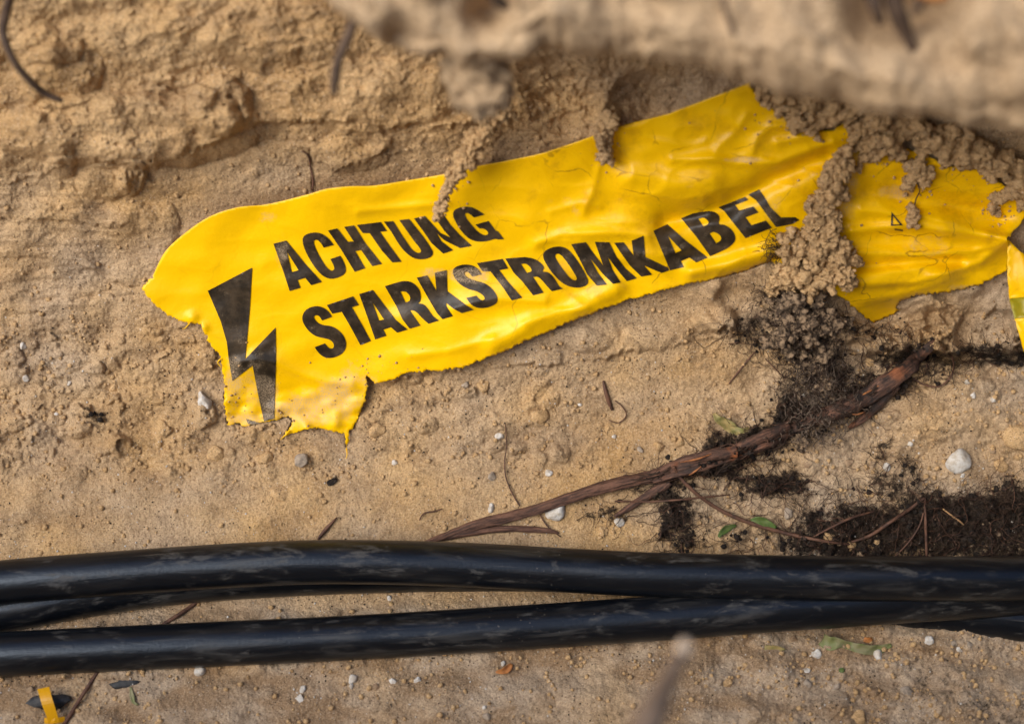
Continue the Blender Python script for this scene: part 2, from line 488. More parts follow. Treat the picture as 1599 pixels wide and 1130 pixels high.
def macro(x, y):
    w = np.interp(y, _ys, _sm)
    w = w + 0.007 * perlin(x / 420 + 3.1, y / 300 + 1.7, 11) * sst(1100, 700, y)
    w = w - 0.012 * sst(1150, 1500, x) * sst(620, 480, y)          # the wall falls back on the right
    return w

def tape_w(x, y):
    """surface of the warning tape"""
    w = macro(x, y) + 0.0085
    # it lies close to the wall along its top edge and stands off along the torn lower edge
    top = np.interp(x, [p[0] for p in TAPE[:NSMOOTH + 1]], [p[1] for p in TAPE[:NSMOOTH + 1]])
    w = w + 0.007 * sst(40, 230, y - top) * sst(560, 700, x)
    w = w + 0.0035 * perlin(x / 150, y / 95, 5) + 0.0013 * perlin(x / 60 + y / 90, y / 40, 6)
    f = sst(700, 980, x)
    fr = sst(1290, 1400, x)
    w = w + fr * (0.0030 * perlin(x / 150, (y - 0.12 * x) / 26, 181) + 0.0005 * perlin(x / 60, (y + 0.1 * x) / 9, 183))
    fl = sst(585, 640, y) * sst(600, 560, x)
    w = w + fl * (0.0032 * perlin((x - y) / 34, (y + 0.4 * x) / 20, 185) + 0.0004 * perlin(x / 11, y / 10, 187))
    w = w + 0.0007 * (1 - np.abs(perlin((x + y) / 120, (y - 0.3 * x) / 55, 189))) ** 8 * (0.4 + f)
    w = w + f * 0.0022 * perlin((x + 0.9 * y) / 70, (y - 0.35 * x) / 34, 8)
    def crest(pts, amp, wd, sharp=True):
        x0 = min(p[0] for p in pts) - wd * 5; x1 = max(p[0] for p in pts) + wd * 5
        y0 = min(p[1] for p in pts) - wd * 5; y1 = max(p[1] for p in pts) + wd * 5
        m = (x > x0) & (x < x1) & (y > y0) & (y < y1)
        out = np.zeros_like(w)
        if m.any():
            d = seg_dist(x[m], y[m], pts)
            out[m] = amp * (np.exp(-(np.sqrt(d * d + 12) - 3.46) / wd) if sharp else np.exp(-(d / wd) ** 2))
        return out
    w = w + crest([(372,566),(402,562),(432,567),(455,578),(480,588),(512,596),(548,600)], 0.0042, 9)
    w = w - 0.007 * sst(575, 665, y) * sst(620, 560, x)            # torn flap drops below the crease
    w = w + crest([(396,548),(420,535)], 0.0015, 5)
    w = w + crest([(708,482),(740,474),(775,467),(850,470)], 0.0034, 8)
    w = w + crest([(838,380),(876,366),(950,363),(1010,368)], 0.0042, 9)
    w = w + crest([(770,540),(830,505),(890,490),(960,455)], 0.006, 16, False)
    w = w + crest([(700,455),(640,470),(560,480)], -0.002, 16, False)
    w = w + crest([(935,262),(925,300),(912,330)], 0.0022, 6)
    w = w + crest([(1050,250),(1115,248),(1150,256),(1214,254),(1250,240),(1300,222)], 0.0062, 10)
    w = w + crest([(1175,236),(1182,215),(1205,198),(1235,193)], 0.0040, 7)
    w = w + crest([(1215,222),(1245,216),(1280,205)], 0.0045, 7)
    w = w + crest([(1040,347),(1090,335),(1133,322),(1180,295),(1223,272),(1290,245)], -0.010, 17, False)
    w = w + crest([(990,285),(1060,290),(1110,282)], 0.008, 24, False)
    w = w + crest([(1080,425),(1140,410),(1200,392),(1240,385)], 0.0075, 12, False)
    w = w + crest([(1130,434),(1180,418),(1215,404)], -0.004, 5, False)
    w = w + crest([(1330,360),(1420,352),(1500,362),(1573,373)], 0.0070, 8)
    w = w + crest([(1345,328),(1440,338),(1573,371)], 0.0045, 7) + crest([(1345,445),(1430,440),(1530,410),(1573,376)], 0.0060, 8) + crest([(1350,470),(1400,462),(1470,440)], 0.004, 6)
    w = w + crest([(1340,395),(1430,398),(1520,392),(1572,378)], 0.0065, 8)
    for ca, cb, cc in (((1000,300),(1060,312),(1110,305)),((860,330),(905,318),(935,322)),((1120,232),(1150,205),(1165,180)),((980,395),(1030,400),(1075,388)),((640,555),(700,548),(770,528)),((560,330),(640,322),(700,318)),((1010,215),(1060,228),(1100,222)),((820,505),(870,487),(915,481))):
        w = w + crest([ca, cb, cc], 0.0019, 5)
    w = w + crest([(1330,440),(1400,425),(1480,430)], 0.012, 26, False)
    w = w + crest([(1360,300),(1450,310),(1560,345)], -0.005, 18, False)
    w = w + crest([(1340,420),(1420,408),(1500,408)], -0.004, 9, False)
    w = w - 0.030 * sst(1300, 1400, x) * sst(455, 505, y)
    for (cx, cy, rr, am) in ((300,497,10,.003),(318,512,8,.003),(480,668,10,.004),(520,655,14,.003),(380,640,12,-.002)):
        w = w + am * np.exp(-((x - cx) ** 2 + (y - cy) ** 2) / rr ** 2)
    return w

# ------------------------------------------------------------------ the ground sheet
def axis(lo, hi, step, ext_lo, ext_hi, n):
    a = np.arange(lo, hi, step)
    k = np.linspace(0, 1, n + 1)[1:]
    return np.concatenate([(lo - (lo - ext_lo) * k ** 2.2)[::-1], a, hi + (ext_hi - hi) * k ** 2.2])

gx = axis(-45, 1646, 1.6, -1700, 3300, 45)
gy = axis(-45, 1178, 1.6, -1200, 1780, 40)
X, Y = np.meshgrid(gx, gy)
X = X.astype(float); Y = Y.astype(float)
wx = X + 9 * fbm(X / 55, Y / 55, 31, 3) ; wy = Y + 7 * fbm(X / 48 + 9, Y / 48, 37, 3)
H = macro(X, Y)
yt = np.interp(X, [p[0] for p in TAPE[:NSMOOTH + 1]], [p[1] for p in TAPE[:NSMOOTH + 1]])

# how rough each zone is
upper = sst(330, 210, wy + 0.02 * X)                       # broken face above the tape
leftband = sst(330, 120, wx) * sst(270, 300, wy) * sst(520, 470, wy)
debris = sst(480, 520, wy) * sst(780, 690, wy) * sst(720, 330, wx) + 0.7 * sst(560, 600, wy) * sst(760, 700, wy) * sst(560, 640, wx) * sst(1000, 880, wx)
right = sst(1000, 1200, wx) * sst(420, 500, wy)
lower = sst(900, 980, wy)
rough = np.clip(0.25 + 0.62 * upper + 0.55 * leftband + 0.75 * debris + 0.55 * right + 0.2 * lower, 0, 1.3)

def bump_at(cx, cy, rx, ry, h, p=2.0, warp=True):
    global H
    xx, yy = (wx, wy) if warp else (X, Y)
    d = np.sqrt(((xx - cx) / rx) ** 2 + ((yy - cy) / ry) ** 2)
    H = H + h * np.clip(1 - d ** p, 0, 1) ** 0.75

def edge(pts, h, soft=4, reach=60, amp=None):
    """bank edge along a left-to-right line: the sand above it stands proud by h and falls away upwards over reach"""
    global H
    xs = [p[0] for p in pts]
    yl = np.interp(wx, xs, [p[1] for p in pts])
    env = sst(xs[0], xs[0] + 40, wx) * sst(xs[-1], xs[-1] - 40, wx)
    env = env * (0.25 + 0.75 * sst(-0.25, 0.3, fbm(wx / 75, wy / 75 + pts[0][1], 191, 2)))
    d = yl - wy + 5 * fbm(X / 16, Y / 16, 193, 3)
    H = H + env * h * sst(-soft, soft, d) * np.exp(-np.maximum(d, 0) / reach)

def crack(pts, depth, wd):
    global H
    x0 = min(p[0] for p in pts) - 40; x1 = max(p[0] for p in pts) + 40; y0 = min(p[1] for p in pts) - 40; y1 = max(p[1] for p in pts) + 40
    m = (X > x0) & (X < x1) & (Y > y0) & (Y < y1)
    d = seg_dist(X[m] + 5 * perlin(X[m] / 14, Y[m] / 14, 71), Y[m] + 5 * perlin(X[m] / 14, Y[m] / 14, 72), pts)
    H[m] -= depth * np.exp(-(d / wd) ** 2)

# large forms of the upper face
bump_at(95, 118, 70, 55, 0.016, 2.2)
bump_at(70, 75, 60, 30, 0.012)
bump_at(200, 205, 215, 62, 0.022, 3.0)
bump_at(345, 165, 52, 48, 0.016, 3)
bump_at(318, 150, 24, 20, 0.008)
bump_at(30, 220, 90, 50, 0.010)
bump_at(560, 150, 160, 60, 0.012, 3)
bump_at(560, 232, 55, 40, 0.008, 3)
bump_at(490, 225, 40, 30, 0.005, 3)
bump_at(850, 150, 95, 60, -0.016)
H += 0.009 * fbm(X / 30, Y / 26, 197, 4, 0.5) * np.exp(-(((X - 890) / 110) ** 2 + ((Y - 150) / 50) ** 2))
bump_at(1010, 150, 60, 40, -0.012)
bump_at(250, 60, 120, 50, 0.010)
bump_at(430, 55, 120, 60, 0.012)
bump_at(165, 285, 45, 26, 0.010, 3)
bump_at(205, 278, 26, 30, 0.012, 3)
bump_at(95, 262, 30, 18, 0.009)
bump_at(195, 340, 46, 34, 0.005, 2)
bump_at(250, 350, 34, 34, 0.006)
edge([(-60, 300), (60, 275), (130, 252), (230, 262), (300, 240), (345, 215), (400, 192), (440, 190)], 0.010, 3, 45)
edge([(380, 190), (440, 196), (520, 190), (600, 200), (690, 196), (760, 190)], 0.007, 3, 40)
edge([(430, 235), (470, 228), (520, 262), (560, 262), (600, 238), (640, 240)], 0.006, 2.5, 30)
edge([(-60, 352), (60, 345), (140, 350), (210, 352)], 0.005, 2.5, 24)
edge([(-60, 404), (40, 402), (110, 408), (180, 440), (240, 445)], 0.006, 2.5, 26)
edge([(30, 428), (70, 424), (105, 440), (115, 462)], 0.005, 2.5, 18)
edge([(20, 478), (90, 468), (170, 462), (230, 466)], -0.003, 4, 40)
crack([(485, 236), (486, 262), (490, 298)], 0.003, 2.0)
crack([(200, 272), (212, 290), (218, 275)], 0.004, 4)
crack([(228, 268), (240, 285)], 0.004, 3)
crack([(362, 150), (372, 170), (380, 182)], 0.006, 5)
crack([(250, 130), (275, 142), (290, 150)], 0.004, 3)
# bank under the tape and the undercut on its right
edge([(560, 600), (620, 594), (700, 580), (800, 572), (880, 568), (960, 556), (1020, 545), (1090, 532), (1160, 520), (1230, 540)], 0.0065, 3, 70)
edge([(1060, 520), (1130, 512), (1200, 535), (1290, 550), (1330, 548), (1440, 552), (1520, 545), (1600, 543), (1700, 545)], 0.030, 4, 130)
H -= 0.026 * np.exp(-((wy - 557) / 8) ** 2) * sst(1330, 1420, wx)
bump_at(905, 530, 50, 22, 0.006); bump_at(1010, 530, 40, 18, 0.005)
bump_at(1110, 700, 150, 60, 0.006); bump_at(1480, 640, 120, 60, 0.006)
bump_at(1110, 840, 60, 34, 0.008)

# fractal relief
ridg = 1 - np.abs(fbm(wx / 60, wy / 42, 41, 4))
H += rough * 0.0064 * fbm(X / 70, Y / 46, 43, 4, 0.42)
H += upper * 0.0030 * (ridg - 0.6)
H += leftband * 0.0014 * fbm(X / 110, Y / 13, 47, 4)
cl1 = lumps(wx, wy, 34, 3, 0.55); cl2 = lumps(wx, wy, 17, 8, 0.5); cl3 = lumps(X, Y, 9, 14, 0.5)
H += (0.16 * upper + 0.75 * debris + 0.35 * right + 0.08) * 0.013 * cl1 * (fbm(X / 90, Y / 90, 51, 2) > -0.15)
H += (0.12 * upper + 0.6 * debris + 0.4 * right + 0.12) * 0.0075 * cl2 * sst(-0.25, 0.15, fbm(X / 60, Y / 60, 53, 2))
H += (0.10 * upper + 0.5 * debris + 0.4 * right + 0.20) * 0.0042 * cl3 * sst(-0.3, 0.2, fbm(X / 40, Y / 40, 57, 2))
fine = (0.45 + 0.4 * rough) * 0.0008 * fbm(X / 6, Y / 6, 61, 3, 0.7)
H += fine
holes = np.maximum(0, fbm(X / 22, Y / 18, 67, 3) - 0.45)
H -= (0.32 * upper + 0.2 * right) * 0.014 * holes
# softer, almost combed sand low on the left and in the middle
H += sst(700, 760, wy) * sst(500, 250, wx) * 0.0016 * fbm(X / 90, Y / 50, 63, 3)
H += lower * 0.004 * fbm(X / 120, Y / 60, 65, 3)

# sand pushed up along the lower cable
yb = np.interp(X, [-1200, 0, 540, 1040, 1200, 1333], [1080, 1021, 995, 964, 952, 943])
H += sst(1330, 1100, X) * (0.0050 * np.exp(-((Y - yb - 37) / 11) ** 2) + 0.004 * np.exp(-((Y - yb + 36) / 10) ** 2)) * (0.75 + 0.6 * fbm(X / 30, Y / 40, 211, 3))

# the sand keeps under the tape
tp = np.array(TAPE)
mt = np.zeros(X.shape, bool)
box = (X > 200) & (X < 1660) & (Y > 110) & (Y < 720)
mt[box] = inside(X[box], Y[box], TAPE)
sel = box
dist = np.full(X.shape, 1e3)
dist[sel] = seg_dist(X[sel], Y[sel], TAPE + TAPE[:1])
near = np.where(mt, 1.0, sst(22, 3, dist))
lowside = sst(70, 150, Y - yt)          # below the torn edge only a thin strip is pressed flat
tw = np.zeros_like(H); tw[sel] = tape_w(X[sel], Y[sel])
limit = tw - 0.0022 - 0.004 * mt * lowside
H = np.where(sel & mt, np.minimum(H, limit), H)
H = np.where(sel & ~mt, np.minimum(H, limit + 0.0006 + fine + (dist / 26.0) * (0.014 + 0.012 * fbm(X / 26, Y / 20, 151, 4))), H)

# colour masks: dark humus, damp sand beside the film, greyer trench floor, darkened further for shade
hum = np.zeros_like(H)
hx = X + 30 * fbm(X / 60, Y / 45, 131, 5, 0.6); hy = Y + 22 * fbm(X / 60 + 7, Y / 45, 137, 5, 0.6)
def blot(cx, cy, rx, ry, a=1.0):
    global hum
    d = np.sqrt(((hx - cx) / rx) ** 2 + ((hy - cy) / ry) ** 2)
    hum = np.maximum(hum, a * sst(1.45, 0.35, d))
for t in ((1390,600,40,24,.8),(1330,632,40,24,.85),(1200,680,45,24,.95),(1130,712,60,22,.9),(1085,740,60,20,.85),(1200,755,60,24,.9),(1240,620,30,30,.55),(1480,822,190,60),(1330,838,130,48),(1595,815,120,62),(1058,820,30,46),(1040,780,40,20),(1225,762,42,28),(1175,690,60,24),(1250,650,60,24),
          (1110,735,70,20),(1250,540,70,45,.58),(1300,590,40,45,.62),(1180,520,50,26,.62),(1420,560,70,20,.7),(1545,552,90,14,.75),(1460,580,40,22,.55),(945,800,45,14,.6),
          (1390,705,22,14,.6),(1420,735,24,16,.55),(1400,760,60,18,.6),(150,632,26,12,.62),(520,750,10,6,.5),(1165,840,60,22,.5),(1330,760,40,30,.3),
          (640,1090,60,40,.34),(1440,1060,110,44,.40),(1560,1110,120,40,.42),(1230,1100,90,34,.34),(900,1110,120,24,.3),(300,375,10,6,.3),(1350,520,60,22,.5)):
    blot(*t)
damp_shade = sst(40, 4, dist) * (Y < yt + 30) * sst(330, 420, X) * sst(900, 700, X) * 0.75
damp_shade = np.maximum(damp_shade, 0.75 * lower * sst(-0.35, 0.45, fbm(X / 140, Y / 70, 81, 4)))  # floor sand darkened in noisy patches, partly moist soil, partly painted shade
damp_shade = np.maximum(damp_shade, 0.35 * sst(0.1, 0.6, fbm(X / 80, Y / 60, 83, 3)))
grey = np.clip(0.35 + 0.55 * lower + 0.3 * sst(1050, 1300, X) + 0.5 * fbm(X / 170, Y / 120, 85, 3), 0, 1) * (1 - 0.8 * upper * sst(1000, 700, X))
hr = sst(0.35, 0.95, hum) * (Y > 470) * ~mt
H += hr * (0.004 + 0.010 * np.maximum(0, fbm(X / 26, Y / 20, 171, 4, 0.6)) + 0.004 * lumps(wx, wy, 15, 173, 0.6) + 0.0016 * fbm(X / 5, Y / 5, 175, 2))
gh = ray(X, Y, H)
nyy, nxx = X.shape
ii = (np.arange(nyy - 1)[:, None] * nxx + np.arange(nxx - 1)[None, :])
Fq = np.stack([ii, ii + nxx, ii + nxx + 1, ii + 1], -1).reshape(-1, 4)
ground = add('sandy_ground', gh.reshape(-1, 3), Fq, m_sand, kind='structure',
             attrs={'humus': (hum, 'FLOAT'), 'damp_shade': (damp_shade, 'FLOAT'), 'grey': (grey, 'FLOAT')})

def gw(px, py):
    """height of the finished sand at a picture position"""
    px = np.atleast_1d(np.asarray(px, float)); py = np.atleast_1d(np.asarray(py, float))
    i = np.clip(np.searchsorted(gx, px) - 1, 0, nxx - 2); j = np.clip(np.searchsorted(gy, py) - 1, 0, nyy - 2)
    a = (px - gx[i]) / (gx[i + 1] - gx[i]); c = (py - gy[j]) / (gy[j + 1] - gy[j])
    return (H[j, i] * (1 - a) + H[j, i + 1] * a) * (1 - c) + (H[j + 1, i] * (1 - a) + H[j + 1, i + 1] * a) * c

# ------------------------------------------------------------------ overhanging edge of the trench, near the lens
LX = [300, 480, 520, 600, 680, 780, 850, 1000, 1100, 1200, 1350, 1480, 1599, 1900, 2600, 3300]
LY = [-330, -90, 15, 70, 92, 98, 82, 92, 108, 140, 172, 190, 205, 230, 250, 250]
PT = np.array([0, .12, .24, .32, .37, .42, .50, .62, .78, 1.0])
PD = np.array([-190, -120, -50, -12, 0, -14, -60, -170, -420, -1100])
PW = np.array([0.06, .17, .275, .325, .345, .362, .378, .395, .42, .46])
sx = np.concatenate([np.linspace(300, 1700, 420), np.linspace(1712, 3300, 60)])
tt = np.linspace(0, 1, 190)
SX, TT = np.meshgrid(sx, tt)
LYs = np.interp(SX, LX, LY) + 9 * fbm(SX / 60, SX * 0, 91, 4)
DY = np.interp(TT, PT, PD); DW = np.interp(TT, PT, PW)
lw = DW + 0.011 * fbm(SX / 170, DY / 120 + 4, 93, 4, 0.40) + 0.003 * fbm(SX / 55, DY / 60, 97, 2)
ly = LYs + DY + 8 * fbm(SX / 70, DY / 50, 95, 3) * sst(0.2, 0.4, TT)
# notch where roots stick out
for cx, cy, rr, dd in ((770, 20, 40, .03), (1380, 20, 60, .035), (620, 60, 30, .02), (1460, 10, 40, .02)):
    lw = lw - dd * np.exp(-(((SX - cx) / rr) ** 2 + ((ly - cy) / (rr * .8)) ** 2))
LV = ray(SX, ly, lw)
ny2, nx2 = SX.shape
ii = (np.arange(ny2 - 1)[:, None] * nx2 + np.arange(nx2 - 1)[None, :])
Fl = np.stack([ii, ii + 1, ii + nx2 + 1, ii + nx2], -1).reshape(-1, 4)
add('trench_ledge', LV.reshape(-1, 3), Fl, m_ledge, kind='structure')

# ------------------------------------------------------------------ opposite side of the trench, behind and below the lens, unseen, added to shade the floor
bu = np.linspace(-1.6, 1.6, 150); bt = np.linspace(0, 1, 50)
BU, BT = np.meshgrid(bu, bt)
by = np.interp(BT, [0, .15, .75, .85, 1], [-0.36, -0.46, -0.54, -0.62, -2.2]) + 0.03 * fbm(BU * 3, BT * 4, 161, 4) + 0.03 * sst(0.2, 1.2, BU)
bz = np.interp(BT, [0, .15, .75, .85, 1], [-0.05, 0.02, 0.62, 0.70, 0.72]) * (1 + 0.85 * sst(-0.1, 0.5, BU)) + 0.02 * fbm(BU * 4, BT * 6, 163, 4)  # right part heightened to throw more shade on the lower right
BV = np.stack([BU, by, bz], -1)
nb, na = BU.shape
ii = (np.arange(nb - 1)[:, None] * na + np.arange(na - 1)[None, :])
add('opposite_shade_bank', BV.reshape(-1, 3), np.stack([ii, ii + na, ii + na + 1, ii + 1], -1).reshape(-1, 4), m_ledge, kind='structure')

# ------------------------------------------------------------------ warning tape
def resample(poly, step, closed=True):
    out = []
    n = len(poly)
    for i in range(n if closed else n - 1):
        a = np.array(poly[i], float); b_ = np.array(poly[(i + 1) % n], float)
        m = max(1, int(np.linalg.norm(b_ - a) / step))
        for k in range(m): out.append(a + (b_ - a) * k / m)
    return np.array(out)

smooth_top = catmull(np.array(TAPE[:NSMOOTH + 1], float), 5)[:-1]
torn = resample(TAPE[NSMOOTH:] + TAPE[:1], 2.0, closed=False)
tn = np.arange(len(torn))
tj = np.random.default_rng(3).normal(0, 1, (len(torn), 2))
torn = torn + 0.8 * tj + np.stack([1.3 * fbm(tn / 2.3, tn * 0, 3, 2) + 1.6 * fbm(tn / 9, tn * 0, 4, 2), 1.9 * fbm(tn / 2.3, tn * 0 + 5, 5, 2) + 1.8 * fbm(tn / 9, tn * 0 + 5, 6, 2)], 1)
outline = np.concatenate([smooth_top, torn])

def cdt_fill(loops, step):
    """triangulated region with holes and an even cloud of inner points, in picture coordinates"""
    P = []; E = []
    for lp in loops:
        k = len(P); n = len(lp); P += [tuple(p) for p in lp]; E += [(k + i, k + (i + 1) % n) for i in range(n)]
    allp = np.array(P)
    x0, y0 = allp.min(0); x1, y1 = allp.max(0)
    qx, qy = np.meshgrid(np.arange(x0, x1, step), np.arange(y0, y1, step * 0.87))
    qx = qx + (np.arange(qx.shape[0]) % 2)[:, None] * step / 2
    qx = qx.ravel(); qy = qy.ravel()
    ok = np.zeros(qx.shape, bool)
    for lp in loops: ok ^= inside(qx, qy, [tuple(p) for p in lp])
    dd = np.full(qx.shape, 1e9)
    for lp in loops:
        l2 = [tuple(p) for p in lp]
        dd[ok] = np.minimum(dd[ok], seg_dist(qx[ok], qy[ok], l2 + l2[:1]))
    ok &= dd > step * 0.45
    pts = [Vector(p) for p in P] + [Vector(p) for p in zip(qx[ok], qy[ok])]
    v, e, f, *_ = delaunay_2d_cdt(pts, E, [], 0, 1e-5)
    v = np.array([t[:] for t in v]); f = np.array(f)
    c = v[f].mean(1)
    k = np.zeros(len(c), bool)
    for lp in loops: k ^= inside(c[:, 0], c[:, 1], [tuple(p) for p in lp])
    f = f[k]
    # anticlockwise in world: picture y runs down
    a = v[f]
    cr = (a[:, 1, 0] - a[:, 0, 0]) * (a[:, 2, 1] - a[:, 0, 1]) - (a[:, 1, 1] - a[:, 0, 1]) * (a[:, 2, 0] - a[:, 0, 0])
    f[cr > 0] = f[cr > 0][:, ::-1]
    return v, f

def dust_of(x, y):
    d = np.zeros(x.shape)
    for cx, cy, rx, ry, a in ((470,640,110,34,.75),(365,600,22,60,.7),(385,655,50,16,.7),(560,585,50,40,.55),(600,560,60,25,.35),(1400,300,40,16,.75),
                              (1160,250,35,6,.9),(420,340,26,14,.5),(690,425,60,14,.55),(735,430,40,16,.85),(780,440,22,26,.5),(440,395,20,40,.6),(735,570,60,14,.4),
                              (1310,450,60,18,.5),(1500,450,40,10,.6),(830,300,14,10,.4),(1590,330,60,30,.3),(1240,420,40,24,.6),(1330,250,40,30,.55),(1210,190,40,24,.5),
                              (900,330,120,60,.34),(1100,280,120,50,.34),(1450,380,120,60,.42),(1320,300,30,90,.6),(1215,330,40,60,.45),(690,240,70,40,.4),(520,620,60,40,.8),(400,600,40,60,.55),(420,620,26,40,.7),(610,270,60,6,.3)):
        d = np.maximum(d, a * np.exp(-(((x - cx) / rx) ** 2 + ((y - cy) / ry) ** 2)))
    return d

def crack_of(x, y):
    return np.clip(0.15 + sst(690, 900, x) * 0.9, 0, 1)

tape = empty('warning_tape', ray(560, 590, float(tape_w(np.array([560.]), np.array([590.]))[0])),
             'torn yellow plastic warning tape with black lettering lying on the sand wall', 'warning tape')
tv, tf = cdt_fill([outline], 3.4)
tx, ty = tv[:, 0], tv[:, 1]
film = add('tape_film', ray(tx, ty, tape_w(tx, ty)), tf.astype(int), m_film, parent=tape,
           attrs={'dust': (dust_of(tx, ty), 'FLOAT'), 'crack': (crack_of(tx, ty), 'FLOAT')})
md = film.modifiers.new('thickness', 'SOLIDIFY'); md.thickness = 0.00012; md.offset = -1

S = 1412 / 200.0
def tr(off, pts, sc=S): return [((p[0] / sc + off[0]), (p[1] / sc + off[1])) + ((1,) if len(p) > 2 else ()) for p in pts]
def soften(pts):
    for _ in range(2):
        out = []; n = len(pts)
        for i, p in enumerate(pts):
            if len(p) > 2:
                a = pts[i - 1]; c = pts[(i + 1) % n]
                out.append((p[0] * .75 + a[0] * .25, p[1] * .75 + a[1] * .25, 1)); out.append((p[0] * .75 + c[0] * .25, p[1] * .75 + c[1] * .25, 1))
            else: out.append(p)
        pts = out
    return [(p[0], p[1]) for p in pts]

